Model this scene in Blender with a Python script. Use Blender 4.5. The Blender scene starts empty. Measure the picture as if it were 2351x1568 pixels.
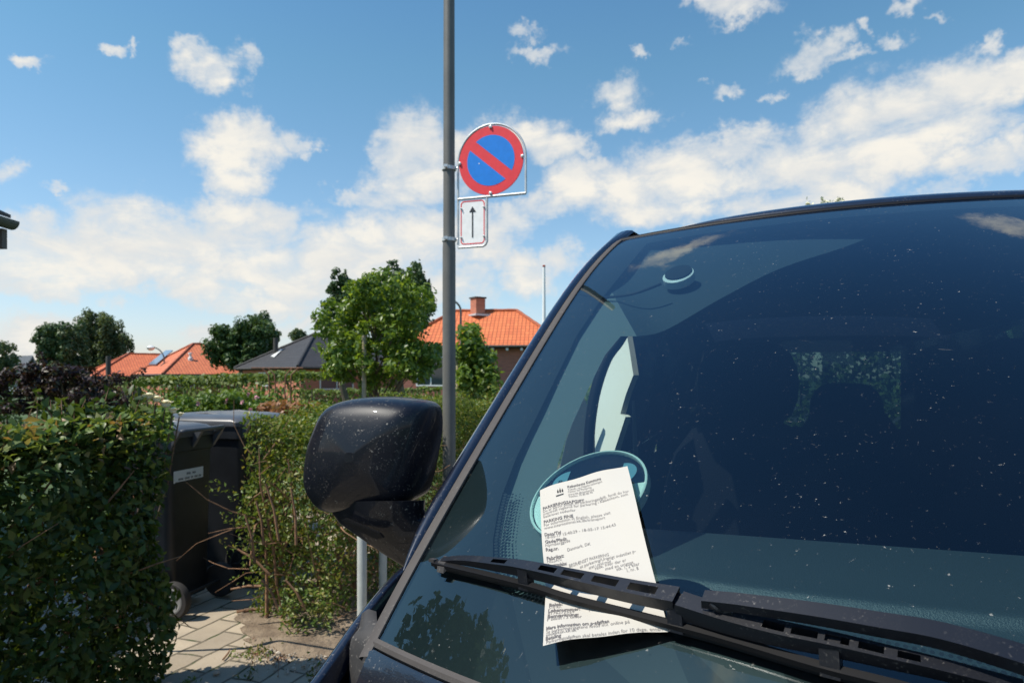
import bpy, bmesh, math, random
import numpy as np
from mathutils import Vector, Matrix
random.seed(7); rng = np.random.default_rng(7)
SC = bpy.context.scene; COL = SC.collection
R = math.radians
# ------------------------------------------------------------------ camera
F_PX, HOR, H = 1567.3, 866.0, 1.38          # focal length and horizon in a 2351 px wide view, eye height
cam_d = bpy.data.cameras.new('camera'); cam = bpy.data.objects.new('camera', cam_d); COL.objects.link(cam)
cam.location = (0, 0, H); cam.rotation_euler = (R(90), 0, 0)
cam_d.sensor_width = 36; cam_d.lens = 24; cam_d.shift_y = (HOR - 784.0) / 2351.0
cam_d.clip_start = 0.02; cam_d.clip_end = 3000
cam_d.dof.use_dof = True; cam_d.dof.focus_distance = 0.85; cam_d.dof.aperture_fstop = 13.0
SC.camera = cam
SC.render.resolution_x, SC.render.resolution_y = 1024, 682
SC.view_settings.view_transform = 'Standard'; SC.view_settings.look = 'None'
SC.view_settings.exposure = 0.18; SC.view_settings.gamma = 1.0
SC.cycles.max_bounces = 8; SC.cycles.transparent_max_bounces = 16; SC.cycles.sample_clamp_indirect = 6

def ray(px, py): return Vector(((px - 1175.5) / F_PX, 1.0, -(py - HOR) / F_PX))
def at(px, py, Y): return Vector((0, 0, H)) + ray(px, py) * Y
# ------------------------------------------------------------------ sun
SUN_EL, SUN_H = R(56), Vector((-0.95, -0.31))
SUN = Vector((SUN_H.x * math.cos(SUN_EL), SUN_H.y * math.cos(SUN_EL), math.sin(SUN_EL)))
sd = bpy.data.lights.new('sun', 'SUN'); sd.energy = 5.0; sd.angle = R(0.53); sd.color = (1.0, 0.93, 0.82)
sun = bpy.data.objects.new('sun', sd); COL.objects.link(sun); sun.rotation_euler = SUN.to_track_quat('Z', 'Y').to_euler()
sun.location = (0, 0, 30)

# ------------------------------------------------------------------ node helper
class NT:
    def __init__(self, tree): self.t = tree; self.n = tree.nodes; self.l = tree.links
    def node(self, typ, **kw):
        nd = self.n.new(typ)
        for k, v in kw.items(): setattr(nd, k, v)
        return nd
    def put(self, sock, v):
        if v is None: return
        if hasattr(v, 'is_output') or isinstance(v, bpy.types.NodeSocket): self.l.new(v, sock)
        else:
            if isinstance(v, (tuple, list)) and len(v) == 3 and sock.type == 'RGBA': v = (*v, 1)
            sock.default_value = v
    def math(self, op, a, b=None, c=None, clamp=False):
        nd = self.node('ShaderNodeMath', operation=op, use_clamp=clamp)
        for i, v in enumerate((a, b, c)): self.put(nd.inputs[i], v)
        return nd.outputs[0]
    def vmath(self, op, a, b=None, out=0):
        nd = self.node('ShaderNodeVectorMath', operation=op)
        self.put(nd.inputs[0], a); self.put(nd.inputs[1], b)
        return nd.outputs[out]
    def noise(self, vec, scale, detail=4, rough=0.5, dist=0.0, out='Fac'):
        nd = self.node('ShaderNodeTexNoise'); self.put(nd.inputs['Vector'], vec)
        nd.inputs['Scale'].default_value = scale; nd.inputs['Detail'].default_value = detail
        nd.inputs['Roughness'].default_value = rough; nd.inputs['Distortion'].default_value = dist
        return nd.outputs[out]
    def voro(self, vec, scale, out='Distance', feature='F1', rnd=1.0):
        nd = self.node('ShaderNodeTexVoronoi', feature=feature); self.put(nd.inputs['Vector'], vec)
        nd.inputs['Scale'].default_value = scale; nd.inputs['Randomness'].default_value = rnd
        return nd.outputs[out]
    def mix(self, fac, a, b):
        nd = self.node('ShaderNodeMix', data_type='RGBA'); self.put(nd.inputs[0], fac)
        self.put(nd.inputs[6], a); self.put(nd.inputs[7], b); return nd.outputs[2]
    def ramp(self, fac, stops, interp='LINEAR'):
        nd = self.node('ShaderNodeValToRGB'); self.put(nd.inputs[0], fac); cr = nd.color_ramp; cr.interpolation = interp
        while len(cr.elements) < len(stops): cr.elements.new(0.5)
        for e, (p, c) in zip(cr.elements, stops):
            e.position = p; e.color = (*c, 1) if len(c) == 3 else c
        return nd.outputs[0]
    def smooth(self, v, lo, hi):
        nd = self.node('ShaderNodeMapRange', interpolation_type='SMOOTHSTEP'); self.put(nd.inputs[0], v)
        nd.inputs[1].default_value = lo; nd.inputs[2].default_value = hi; return nd.outputs[0]

# ------------------------------------------------------------------ world: clear sky with fair-weather clouds
world = bpy.data.worlds.new('World'); SC.world = world; world.use_nodes = True
W = NT(world.node_tree); W.n.clear()
sky = W.node('ShaderNodeTexSky', sky_type='NISHITA'); sky.sun_disc = False
sky.sun_elevation = SUN_EL; sky.sun_rotation = math.atan2(SUN_H.x, SUN_H.y) % (2 * math.pi)
sky.altitude = 10; sky.air_density = 1.15; sky.dust_density = 0.5; sky.ozone_density = 2.2
D = W.node('ShaderNodeTexCoord').outputs['Generated']
sep = W.node('ShaderNodeSeparateXYZ'); W.put(sep.inputs[0], D)
az = W.math('ARCTAN2', sep.outputs[0], sep.outputs[1]); el = W.math('ARCSINE', sep.outputs[2])
comb = W.node('ShaderNodeCombineXYZ'); W.put(comb.inputs[0], az); W.put(comb.inputs[1], el)
w1 = W.vmath('SUBTRACT', W.noise(D, 7.0, 5, 0.6, out='Color'), (0.5, 0.5, 0.5))
w2 = W.vmath('SUBTRACT', W.noise(D, 30.0, 4, 0.65, out='Color'), (0.5, 0.5, 0.5))
warp = W.vmath('ADD', W.vmath('MULTIPLY', w1, (0.16, 0.09, 0)), W.vmath('MULTIPLY', w2, (0.075, 0.055, 0)))
P = W.vmath('ADD', comb.outputs[0], warp)
BLOBS = [ # centre x, y, radius x, y (2351 px view), weight
 (485,155,74,56,.92),(440,108,45,28,.62),(560,130,32,40,.6),(232,118,38,18,.65),(35,150,75,20,.85),(285,122,22,16,.5),
 (540,330,105,62,1.1),(605,325,75,55,1),(535,400,75,55,1),(690,335,42,45,.7),(515,458,55,32,.75),(720,365,25,20,.6),
 (15,395,60,34,.8),(120,440,40,16,.5),
 (80,570,170,75,1.1),(250,570,200,75,1.1),(420,545,220,85,1.15),(555,495,130,50,.95),(650,492,95,30,.8),(120,640,160,45,1),
 (300,610,210,65,1.1),(430,645,130,55,1.05),(560,600,180,70,1.1),(760,580,130,70,1.1),(850,560,160,75,1.1),(960,545,150,70,1.1),
 (1100,545,110,65,1),(1175,520,65,45,.9),(700,640,130,60,1),(850,640,190,60,1.05),(600,695,210,38,.85),(70,765,110,48,1),
 (180,748,50,34,.8),(270,690,40,28,.75),(480,772,60,34,.75),(690,742,170,32,.8),(900,710,150,40,.9),(1010,650,120,60,.95),
 (935,360,85,95,1.1),(965,430,120,62,1),(880,372,45,45,.9),(800,455,70,24,.75),(900,470,100,34,.8),(1040,350,60,60,.9),
 (1190,312,95,62,1.1),(1255,350,95,48,1.05),(1335,352,45,24,.75),(1110,340,70,60,.9),(1420,215,75,52,.8),(1445,285,70,34,.8),
 (1310,330,60,26,.7),(1320,435,95,62,1.05),(1385,392,52,34,.95),(1245,482,80,34,.85),(1220,622,80,52,.9),(1200,708,60,24,.65),(1300,590,50,40,.8),
 (1480,445,115,62,1.1),(1560,390,125,60,1.1),(1685,340,115,52,1.05),(1600,430,160,65,1.1),(1500,495,150,44,1),(1755,400,125,75,1),
 (1850,400,135,72,1.05),(1950,300,135,90,1.1),(2080,250,145,85,1.1),(2220,210,135,75,1.1),(2330,170,90,55,1),(2050,350,155,75,1.1),
 (2200,290,145,65,1.05),(1950,440,150,45,.95),(1770,475,120,40,.8),(2250,375,110,50,.95),(2335,330,65,55,.95),(2180,430,70,30,.85),(2480,250,120,90,1),
 (1210,70,55,24,.65),(1232,110,62,20,.7),(1685,8,90,42,.95),(1620,8,60,26,.8),(1850,130,75,45,.85),(1905,152,85,22,.75),(1640,202,48,22,.8),
 (1965,70,34,26,.55),(2050,95,58,26,.7),(2105,8,46,24,.7),(2280,108,46,22,.6),(1750,215,28,16,.6),(1575,92,46,14,.55),(1450,110,30,20,.45),(2200,20,40,18,.5)]
acc = None
def blob(a0, e0, ra, re, wt):
    global acc
    q = W.vmath('MULTIPLY', W.vmath('SUBTRACT', P, (a0, e0, 0)), (1 / ra, 1 / re, 0))
    q = W.math('MULTIPLY_ADD', W.vmath('DOT_PRODUCT', q, q, out=1), -1.0, 1.0 - (1.1 - wt) * (1.05 if wt < .9 else .75))
    acc = q if acc is None else W.math('SMOOTH_MAX', acc, q, 0.25)
for (cx, cy, rx, ry, wt) in BLOBS:
    d = ray(cx, cy).normalized(); dx = ray(cx + rx, cy).normalized(); dy = ray(cx, cy - ry).normalized()
    A = lambda v: math.atan2(v.x, v.y)
    blob(A(d), math.asin(d.z), 1.12 * max(.004, abs(A(dx) - A(d))), 1.12 * max(.004, abs(math.asin(dy.z) - math.asin(d.z))), wt)
SKYBLOBS = [(.085, .722, .14, .024, .86), (.76, .68, .10, .03, .86), (-1.15, 1.20, .22, .055, .8), (-1.6, .45, .25, .08, .9), (1.3, .35, .3, .1, 1)]
for b_ in SKYBLOBS: blob(*b_)
mpn = W.node('ShaderNodeMapping'); W.put(mpn.inputs[0], comb.outputs[0]); mpn.inputs['Rotation'].default_value = (0, 0, R(-28)); mpn.inputs['Scale'].default_value = (.62, 1.35, 1)
fb = W.math('SUBTRACT', W.noise(mpn.outputs[0], 15.0, 10, 0.62, .35), 0.5)
dens = W.math('ADD', W.math('MAXIMUM', acc, -1.2), W.math('MULTIPLY', fb, 2.6))
mask = W.math('MULTIPLY', W.smooth(dens, -0.55, 1.15), W.smooth(dens, -0.7, 0.6))
sh = W.noise(W.vmath('MULTIPLY', D, (1, 1, 2.2)), 9.0, 5, 0.55)
thick = W.smooth(dens, 0.35, 1.25)
shade = W.smooth(W.math('ADD', W.math('MULTIPLY', sh, 0.8), W.math('MULTIPLY', thick, 0.28)), 0.42, 0.8)
cloud = W.mix(shade, (0.775, 0.785, 0.775), (0.95, 0.91, 0.825))
SKY_S = 0.122
skyc = W.node('ShaderNodeMix', data_type='RGBA', blend_type='MULTIPLY'); skyc.inputs[0].default_value = 1
W.put(skyc.inputs[6], sky.outputs[0]); W.put(skyc.inputs[7], W.ramp(el, [(0.0, (1.0, .97, 1.22)), (0.12, (.98, 1.05, 1.12)), (0.42, (.74, 1.06, 1.06)), (0.8, (.46, .88, 1.14))]))
bg1 = W.node('ShaderNodeBackground'); W.put(bg1.inputs[0], skyc.outputs[2]); bg1.inputs[1].default_value = SKY_S
bg2 = W.node('ShaderNodeBackground'); W.put(bg2.inputs[0], cloud); bg2.inputs[1].default_value = 0.88
mx = W.node('ShaderNodeMixShader'); W.put(mx.inputs[0], mask); W.l.new(bg1.outputs[0], mx.inputs[1]); W.l.new(bg2.outputs[0], mx.inputs[2])
wo = W.node('ShaderNodeOutputWorld'); W.l.new(mx.outputs[0], wo.inputs[0])
world.cycles.sampling_method = 'MANUAL'; world.cycles.sample_map_resolution = 512

# ------------------------------------------------------------------ object helpers
def tag(o, label=None, cat=None, group=None, kind=None):
    if label: o['label'] = label
    if cat: o['category'] = cat
    if group: o['group'] = group
    if kind: o['kind'] = kind
    return o
def thing(name, loc, label, cat, group=None):
    o = bpy.data.objects.new(name, None); COL.objects.link(o); o.location = loc; o.empty_display_size = 0.1
    return tag(o, label, cat, group)
def origin(o):
    v = Vector((0, 0, 0))
    while o is not None: v = v + o.location; o = o.parent
    return v
def link_mesh(name, me, mats, parent, smooth):
    o = bpy.data.objects.new(name, me); COL.objects.link(o)
    for m in (mats if isinstance(mats, (list, tuple)) else [mats]): me.materials.append(m)
    if smooth: me.polygons.foreach_set('use_smooth', np.ones(len(me.polygons), bool))
    if parent is not None: o.parent = parent
    return o
class MB:
    def __init__(self): self.v = []; self.f = []; self.m = []
    def add(self, vs, fs, mi=0):
        n = len(self.v); self.v += [Vector(p) for p in vs]; self.f += [tuple(i + n for i in f) for f in fs]; self.m += [mi] * len(fs); return self
    def box(self, c, s, rz=0, mi=0, M=None):
        c = Vector(c); hx, hy, hz = s[0] / 2, s[1] / 2, s[2] / 2; M = M or Matrix.Rotation(rz, 3, 'Z')
        vs = [c + M @ Vector((x * hx, y * hy, z * hz)) for z in (-1, 1) for y in (-1, 1) for x in (-1, 1)]
        return self.add(vs, [(0, 2, 3, 1), (4, 5, 7, 6), (0, 1, 5, 4), (2, 6, 7, 3), (0, 4, 6, 2), (1, 3, 7, 5)], mi)
    def loft(self, rows, closed=False, mi=0, cap=False):
        n = len(rows[0]); vs = [p for r in rows for p in r]; fs = []
        for i in range(len(rows) - 1):
            for j in range(n if closed else n - 1):
                k = (j + 1) % n
                fs.append((i * n + j, i * n + k, (i + 1) * n + k, (i + 1) * n + j))
        if cap: fs += [tuple(range(n - 1, -1, -1)), tuple(range((len(rows) - 1) * n, len(rows) * n))]
        return self.add(vs, fs, mi)
    def tube(self, pts, rad, n=8, mi=0, cap=True):
        pts = [Vector(p) for p in pts]; rad = rad if hasattr(rad, '__len__') else [rad] * len(pts); rows = []; up = None
        for i, p in enumerate(pts):
            t = (pts[min(i + 1, len(pts) - 1)] - pts[max(i - 1, 0)]).normalized()
            if up is None: up = Vector((0, 0, 1)) if abs(t.z) < .9 else Vector((1, 0, 0))
            a = t.cross(up).normalized(); b = a.cross(t); up = b
            rows.append([p + (a * math.cos(2 * math.pi * k / n) + b * math.sin(2 * math.pi * k / n)) * rad[i] for k in range(n)])
        return self.loft(rows, True, mi, cap)
    def lathe(self, prof, M, n=24, mi=0):   # profile (radius, height) round the z axis of matrix M
        rows = [[M @ Vector((r * math.cos(2 * math.pi * k / n), r * math.sin(2 * math.pi * k / n), z)) for k in range(n)] for r, z in prof]
        return self.loft(rows, True, mi, True)
    def prism(self, pts, dvec, mi=0):
        n = len(pts); a = [Vector(p) for p in pts]; b = [p + Vector(dvec) for p in a]
        return self.add(a + b, [tuple(range(n)), tuple(range(2 * n - 1, n - 1, -1))] + [(i, i + n, (i + 1) % n + n, (i + 1) % n) for i in range(n)], mi)
    def build(self, name, mats, parent=None, smooth=False, loc=None):
        o0 = origin(parent) if parent is not None else Vector(loc or (0, 0, 0))
        me = bpy.data.meshes.new(name); me.from_pydata([tuple(v - o0) for v in self.v], [], self.f)
        me.polygons.foreach_set('material_index', self.m)
        bm = bmesh.new(); bm.from_mesh(me); bmesh.ops.recalc_face_normals(bm, faces=bm.faces); bm.to_mesh(me); bm.free()
        o = link_mesh(name, me, mats, parent, smooth)
        if smooth: me.set_sharp_from_angle(angle=R(smooth if smooth > 1 else 40))
        if parent is None: o.location = o0
        return o

# ------------------------------------------------------------------ materials
def pbr(name, col, rough=0.5, metal=0.0, spec=0.5, coat=0.0, var=0.0, vscale=8.0, bump=0.0, bscale=60.0, col2=None, trans=0.0, bdist=0.01):
    m = bpy.data.materials.new(name); m.use_nodes = True; n = NT(m.node_tree); b = n.n['Principled BSDF']
    tc = n.node('ShaderNodeTexCoord').outputs['Object']
    b.inputs['Roughness'].default_value = rough; b.inputs['Metallic'].default_value = metal
    b.inputs['Specular IOR Level'].default_value = spec; b.inputs['Coat Weight'].default_value = coat; b.inputs['Coat Roughness'].default_value = 0.04
    if var or col2:
        c2 = col2 or tuple(c * (1 - var) for c in col); c1 = col if col2 else tuple(min(1, c * (1 + var)) for c in col)
        n.put(b.inputs['Base Color'], n.mix(n.smooth(n.noise(tc, vscale, 6, .6), .3, .7), c2, c1))
    else: n.put(b.inputs['Base Color'], col)
    if bump:
        bp = n.node('ShaderNodeBump'); bp.inputs['Strength'].default_value = bump; bp.inputs['Distance'].default_value = bdist
        n.put(bp.inputs['Height'], n.noise(tc, bscale, 5, .6)); n.l.new(bp.outputs[0], b.inputs['Normal'])
    return m
def leaf_mat(name, cols, transl=0.35, rough=0.45, spec=0.4):
    """foliage: every leaf (mesh island) takes its own tone; thin leaves let light through"""
    m = bpy.data.materials.new(name); m.use_nodes = True; n = NT(m.node_tree); b = n.n['Principled BSDF']; out = n.n['Material Output']
    g = n.node('ShaderNodeNewGeometry'); k = len(cols)
    c = n.ramp(g.outputs['Random Per Island'], [((i + .5) / k, cc) for i, cc in enumerate(cols)])
    n.put(b.inputs['Base Color'], c); b.inputs['Roughness'].default_value = rough; b.inputs['Specular IOR Level'].default_value = spec
    t = n.node('ShaderNodeBsdfTranslucent')
    hs = n.node('ShaderNodeMix', data_type='RGBA', blend_type='MULTIPLY'); hs.inputs[0].default_value = 1; n.put(hs.inputs[6], c); hs.inputs[7].default_value = (1.5, 1.35, .5, 1)
    n.put(t.inputs[0], hs.outputs[2]); mx = n.node('ShaderNodeMixShader'); mx.inputs[0].default_value = transl
    n.l.new(b.outputs[0], mx.inputs[1]); n.l.new(t.outputs[0], mx.inputs[2]); n.l.new(mx.outputs[0], out.inputs[0])
    return m
def leaves(name, pos, nrm, size, mat, parent, fold=True, aspect=0.5, updir=0.5):
    """many leaf-sized faces in one crown: pos (n,3), nrm preferred facing (n,3), size (n,)"""
    n = len(pos); pos = np.asarray(pos, float) - np.array(origin(parent))
    ax = rng.normal(size=(n, 3)); ax[:, 2] += updir; nr = np.asarray(nrm, float) + rng.normal(scale=.6, size=(n, 3))
    ax -= nr * (np.sum(ax * nr, 1) / (np.sum(nr * nr, 1) + 1e-9))[:, None]
    ax /= np.linalg.norm(ax, axis=1)[:, None] + 1e-9; nr /= np.linalg.norm(nr, axis=1)[:, None] + 1e-9
    sd_ = np.cross(nr, ax); s = np.asarray(size, float)[:, None]
    L = ax * s; S = sd_ * s * aspect * .5; N = nr * s
    if fold:
        vs = np.stack([pos - L * .5, pos - L * .02 - S + N * .10, pos - L * .02 + S + N * .10, pos + L * .5 - N * .08, pos + L * .02], 1)
        idx = np.array([[0, 4, 1], [0, 2, 4], [4, 3, 1], [2, 3, 4]])
    else:
        vs = np.stack([pos - L * .5, pos - S + N * .06, pos + L * .5, pos + S + N * .06], 1); idx = np.array([[0, 1, 2, 3]])
    k = vs.shape[1]; fi = (np.arange(n)[:, None, None] * k + idx[None]).reshape(-1, idx.shape[1])
    me = bpy.data.meshes.new(name); me.vertices.add(n * k); me.vertices.foreach_set('co', vs.reshape(-1))
    me.loops.add(fi.size); me.loops.foreach_set('vertex_index', fi.reshape(-1).astype(np.int32))
    me.polygons.add(len(fi)); me.polygons.foreach_set('loop_start', (np.arange(len(fi)) * idx.shape[1]).astype(np.int32))
    me.update(calc_edges=True); me.validate()
    return link_mesh(name, me, mat, parent, False)
# ================================================================== parked van
PSI = R(19.0); CS, SN = math.cos(PSI), math.sin(PSI)
def car(l, b, z): return Vector((b * SN + l * CS, b * CS - l * SN, z))     # l across, b to the rear, z up
def tocar(p): return Vector((p.x * CS - p.y * SN, p.x * SN + p.y * CS, p.z))
LC = 0.32
van = thing('parked_van', car(LC, 1.9, 0), 'dusty dark navy van parked beside the kerb with a parking ticket under its wiper', 'van')
def spline(P_, n):
    o = []; m = len(P_)
    for i in range(m - 1):
        p0, p1, p2, p3 = P_[max(i - 1, 0)], P_[i], P_[i + 1], P_[min(i + 2, m - 1)]
        for k in range(n):
            t = k / n; o.append(.5 * ((2 * p1) + (p2 - p0) * t + (2 * p0 - 5 * p1 + 4 * p2 - p3) * t * t + (3 * p1 - p0 - 3 * p2 + p3) * t ** 3))
    return o + [P_[-1]]
# --- windscreen: right edge curve traced from where the pillar seal runs, mirrored about the centre line
EDGE_PX = [(863,1469),(928,1352),(1023,1177),(1100,1043),(1177,909),(1221,832),(1304,709),(1387,587),(1428,553)]
def edge_pt(px, py):
    r = ray(px, py); lo, hi = .5, 2.5
    for _ in range(60):
        d = (lo + hi) / 2; b = d * (r.x * SN + r.y * CS); z = H + d * r.z
        t = (b - .755) / 1.012; zt = 1.05 + .685 * t + .03 * 4 * t * (1 - t)
        f = z - zt
        if f > 0: lo = d
        else: hi = d
    d = (lo + hi) / 2; return tocar(Vector((r.x * d, r.y * d, H + r.z * d)))
E = [edge_pt(*p) for p in EDGE_PX]
Ev = [0]
for i in range(1, len(E)): Ev.append(Ev[-1] + (E[i] - E[i - 1]).length)
Ev = np.array(Ev) / Ev[-1]; El, Eb, Ez = (np.array([e[k] for e in E]) for k in range(3))
pl, pb, pz = np.polyfit(Ev, El, 4), np.polyfit(Ev, Eb, 3), np.polyfit(Ev, Ez, 3)
def G(u, v):
    u = np.asarray(u, float); v = np.asarray(v, float)
    w = LC - np.polyval(pl, v); c = 1 - u * u
    return np.stack([LC + u * w, np.polyval(pb, v) - (.26 - .14 * v) * c, np.polyval(pz, v) + (.04 - .025 * v) * c], -1)
def GN(u, v):
    e = 1e-3; a = (G(np.asarray(u) + e, v) - G(np.asarray(u) - e, v)); b = (G(u, np.asarray(v) + e) - G(u, np.asarray(v) - e))
    n = np.cross(a, b); n /= np.linalg.norm(n, axis=-1)[..., None]
    return n * np.where(n[..., 2] < 0, -1, 1)[..., None]
def glass(u, v, off=0.0):
    p = G(u, v) + GN(u, v) * np.asarray(off)[..., None]
    return np.stack([p[..., 1] * SN + p[..., 0] * CS, p[..., 1] * CS - p[..., 0] * SN, p[..., 2]], -1)
def gv(u, v, off=0.0): return Vector(glass(np.array(u), np.array(v), np.array(off)))
def uv_at(px, py, off=0.0):
    """where the line of sight through a traced point meets the (offset) windscreen"""
    px = np.atleast_1d(np.asarray(px, float)); py = np.atleast_1d(np.asarray(py, float)); u = np.full(px.shape, -.5); v = np.full(px.shape, .3)
    tx = (px - 1175.5) / F_PX; ty = -(py - HOR) / F_PX
    def pr(u, v):
        p = glass(u, v, np.full(u.shape, off)); return p[:, 0] / p[:, 1] - tx, (p[:, 2] - H) / p[:, 1] - ty
    for _ in range(30):
        f, g = pr(u, v); e = 1e-4; fu, gu = pr(u + e, v); fv, g2 = pr(u, v + e)
        a, b, c, d = (fu - f) / e, (fv - f) / e, (gu - g) / e, (g2 - g) / e; det = a * d - b * c
        u = u - np.clip((d * f - b * g) / det, -.2, .2); v = v - np.clip((a * g - c * f) / det, -.2, .2)
    return u, v
def on_glass(px, py, off=0.0):
    u, v = uv_at(px, py, off); return Vector(glass(u, v, np.full(u.shape, off))[0])

def normal_at(px, py):
    u, v = uv_at(px, py); n = Vector(GN(u, v)[0]); return (car(*n) - car(0, 0, 0)).normalized()
# --- van materials
def dirty(name, col, rough, coat, speck=0.25, dust=0.0, spec=.5, scale=1.0, metal=0.0):
    m = bpy.data.materials.new(name); m.use_nodes = True; n = NT(m.node_tree); b = n.n['Principled BSDF']
    tc = n.node('ShaderNodeTexCoord').outputs['Object']
    sp = n.math('MULTIPLY', n.smooth(n.noise(tc, 260 * scale, 3, .6), .575, .67), n.smooth(n.noise(tc, 14 * scale, 3, .6), .38, .62))
    sp2 = n.math('MULTIPLY', n.smooth(n.noise(tc, 75 * scale, 5, .7, 1.0), .69, .74), .8)
    film = n.math('MULTIPLY', n.smooth(n.noise(tc, 9 * scale, 5, .65), .35, .8), dust)
    sp = n.math('MULTIPLY', sp, n.smooth(n.noise(tc, 90 * scale, 2, .5), .35, .68)); sp3 = n.math('MULTIPLY', n.smooth(n.noise(tc, 620 * scale, 2, .6), .52, .72), n.math('MULTIPLY', n.smooth(n.noise(tc, 22 * scale, 4, .6), .40, .7), .16))
    f = n.math('MINIMUM', n.math('ADD', n.math('MULTIPLY', n.math('MAXIMUM', n.math('MAXIMUM', sp, sp3), sp2), speck), film), 1.0)
    n.put(b.inputs['Base Color'], n.mix(f, col, (.36, .33, .29)))
    n.put(b.inputs['Roughness'], n.math('MULTIPLY_ADD', f, .5, rough, clamp=True)); b.inputs['Specular IOR Level'].default_value = spec; b.inputs['Metallic'].default_value = metal
    n.put(b.inputs['Coat Weight'], n.math('MULTIPLY', n.math('SUBTRACT', 1.0, f, clamp=True), coat)); b.inputs['Coat Roughness'].default_value = .025
    return m
M_PAINT = dirty('navy_paint', (.006, .009, .020), .28, 1.0, .35, .0)
M_MIRROR = dirty('dusty_black_paint', (.0045, .006, .011), .42, .30, .6, .014, spec=.2)
M_SEAL = dirty('grey_rubber_seal', (.055, .048, .045), .75, 0, .3, .06)
M_PLASTIC = dirty('grey_plastic_trim', (.030, .028, .028), .6, 0, .5, .06)
M_BLACK = dirty('black_plastic', (.012, .012, .014), .42, 0, .4, .05)
M_WIPE = dirty('wiper_black_lacquer', (.006, .007, .011), .42, .15, .3, .0, spec=.45, scale=1.3)
M_COWL = dirty('glossy_cowl_plastic', (.010, .012, .018), .22, .6, .35, .01)
M_RUBBER = pbr('black_rubber', (.006, .006, .007), .5, spec=.22)
M_DASH = pbr('grained_dash_plastic', (.042, .060, .068), .46, spec=1.0, bump=1.0, bscale=420, bdist=.0014)
M_TRIM = pbr('grey_pillar_trim', (.12, .145, .145), .8)
M_HEAD = pbr('grey_header_trim', (.030, .046, .057), .85)
M_LINER = pbr('dark_headlining', (.05, .055, .06), .9)
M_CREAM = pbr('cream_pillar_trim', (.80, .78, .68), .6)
M_SEAT = pbr('dark_seat_fabric', (.006, .007, .009), .95, spec=.05, bump=.3, bscale=200)
M_DARK = pbr('dark_interior', (.012, .014, .018), .8)
M_FRIT = pbr('black_enamel_border', (.012, .016, .02), .45)
M_CHROME = pbr('bright_metal', (.7, .7, .7), .15, 1.0)
M_MGLASS = pbr('tinted_mirror_glass', (.10, .13, .16), .03, 1.0)
def glass_mat(name, tint, k, specks):
    m = bpy.data.materials.new(name); m.use_nodes = True; n = NT(m.node_tree); n.n.remove(n.n['Principled BSDF'])
    tr = n.node('ShaderNodeBsdfTransparent'); tr.inputs[0].default_value = (*tint, 1)
    gl = n.node('ShaderNodeBsdfGlossy'); gl.inputs['Roughness'].default_value = 0.0; gl.inputs['Color'].default_value = (.93, .97, 1, 1)
    fr = n.node('ShaderNodeFresnel'); fr.inputs['IOR'].default_value = 1.52
    mx = n.node('ShaderNodeMixShader'); n.put(mx.inputs[0], n.math('MULTIPLY', fr.outputs[0], k, clamp=True)); n.l.new(tr.outputs[0], mx.inputs[1]); n.l.new(gl.outputs[0], mx.inputs[2])
    tc = n.node('ShaderNodeTexCoord').outputs['Object']
    sp = n.math('MULTIPLY', n.smooth(n.noise(tc, 170, 4, .7), .655, .75), n.smooth(n.noise(tc, 9, 4, .6), .40, .66))
    sm = n.math('MULTIPLY', n.smooth(n.noise(tc, 30, 6, .75, 2.5), .645, .75), .26)
    f = n.math('MULTIPLY', n.math('MAXIMUM', sp, sm), specks)
    f = n.math('ADD', f, n.math('MULTIPLY', n.smooth(n.noise(tc, 5, 5, .6), .3, .8), .002 * specks))
    df = n.node('ShaderNodeBsdfDiffuse'); df.inputs[0].default_value = (.55, .53, .48, 1)
    m2 = n.node('ShaderNodeMixShader'); n.put(m2.inputs[0], f); n.l.new(mx.outputs[0], m2.inputs[1]); n.l.new(df.outputs[0], m2.inputs[2])
    n.l.new(m2.outputs[0], n.n['Material Output'].inputs[0]); return m
M_GLASS = glass_mat('windscreen_glass', (.51, .665, .675), 1.35, .8)
M_SIDEGLASS = glass_mat('side_glass', (.16, .225, .19), 1.6, .2)

# --- windscreen and enamel border
NU, NV = 60, 44; us = np.linspace(-1, 1, NU + 1); vs_ = np.linspace(0, 1, NV + 1)
UU, VV = np.meshgrid(us, vs_); pts = glass(UU, VV, np.zeros(UU.shape))
ws = MB().loft([[Vector(p) for p in row] for row in pts]).build('windscreen', M_GLASS, van, smooth=179)
FR = [(1455,590),(1380,681),(1322,767),(1243,925),(1182,1047),(1150,1130),(1138,1177),(1128,1235),(1128,1285),(1140,1335),(1170,1362),(1250,1384),(1519,1420),(1754,1452),(1996,1492),(2351,1570)]
fu, fv = uv_at([p[0] for p in FR], [p[1] for p in FR]); VTOP = .955
half = [(fu[0], VTOP)] + list(zip(fu, fv)); inner = [(u, v) for u, v in half if u < -.02] ; inner += [(0.0, inner[-1][1] - .004)]
inner = inner + [(-u, v) for u, v in inner[::-1][1:]]
def outer_for(i, n):
    u, v = inner[i]
    return (u, v)
fb_ = MB()
rows_in = [gv(u, v, -.004) for u, v in inner]
def border(u, v):
    return None
k0 = next(i for i, (u, v) in enumerate(inner) if v < .16); k1 = len(inner) - 1 - k0
ri, ro = [], []
for i, (u, v) in enumerate(inner):
    ri.append(gv(u, v, -.004))
    if i < k0: ro.append(gv(-1, v if i else 1.0, -.004))
    elif i <= k1:
        t = (i - k0) / (k1 - k0); ro.append(gv(-1 + 2 * t if 0 < t < 1 else (-1 if t == 0 else 1), 0.0, -.004))
    else: ro.append(gv(1, v if i < len(inner) - 1 else 1.0, -.004))
def refine(a, b, n):
    return [[a[i].lerp(b[i], k / n) for i in range(len(a))] for k in range(n + 1)]
fb_.loft(refine(ri, ro, 1))
tu = np.linspace(inner[0][0], inner[-1][0], 25)
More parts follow.
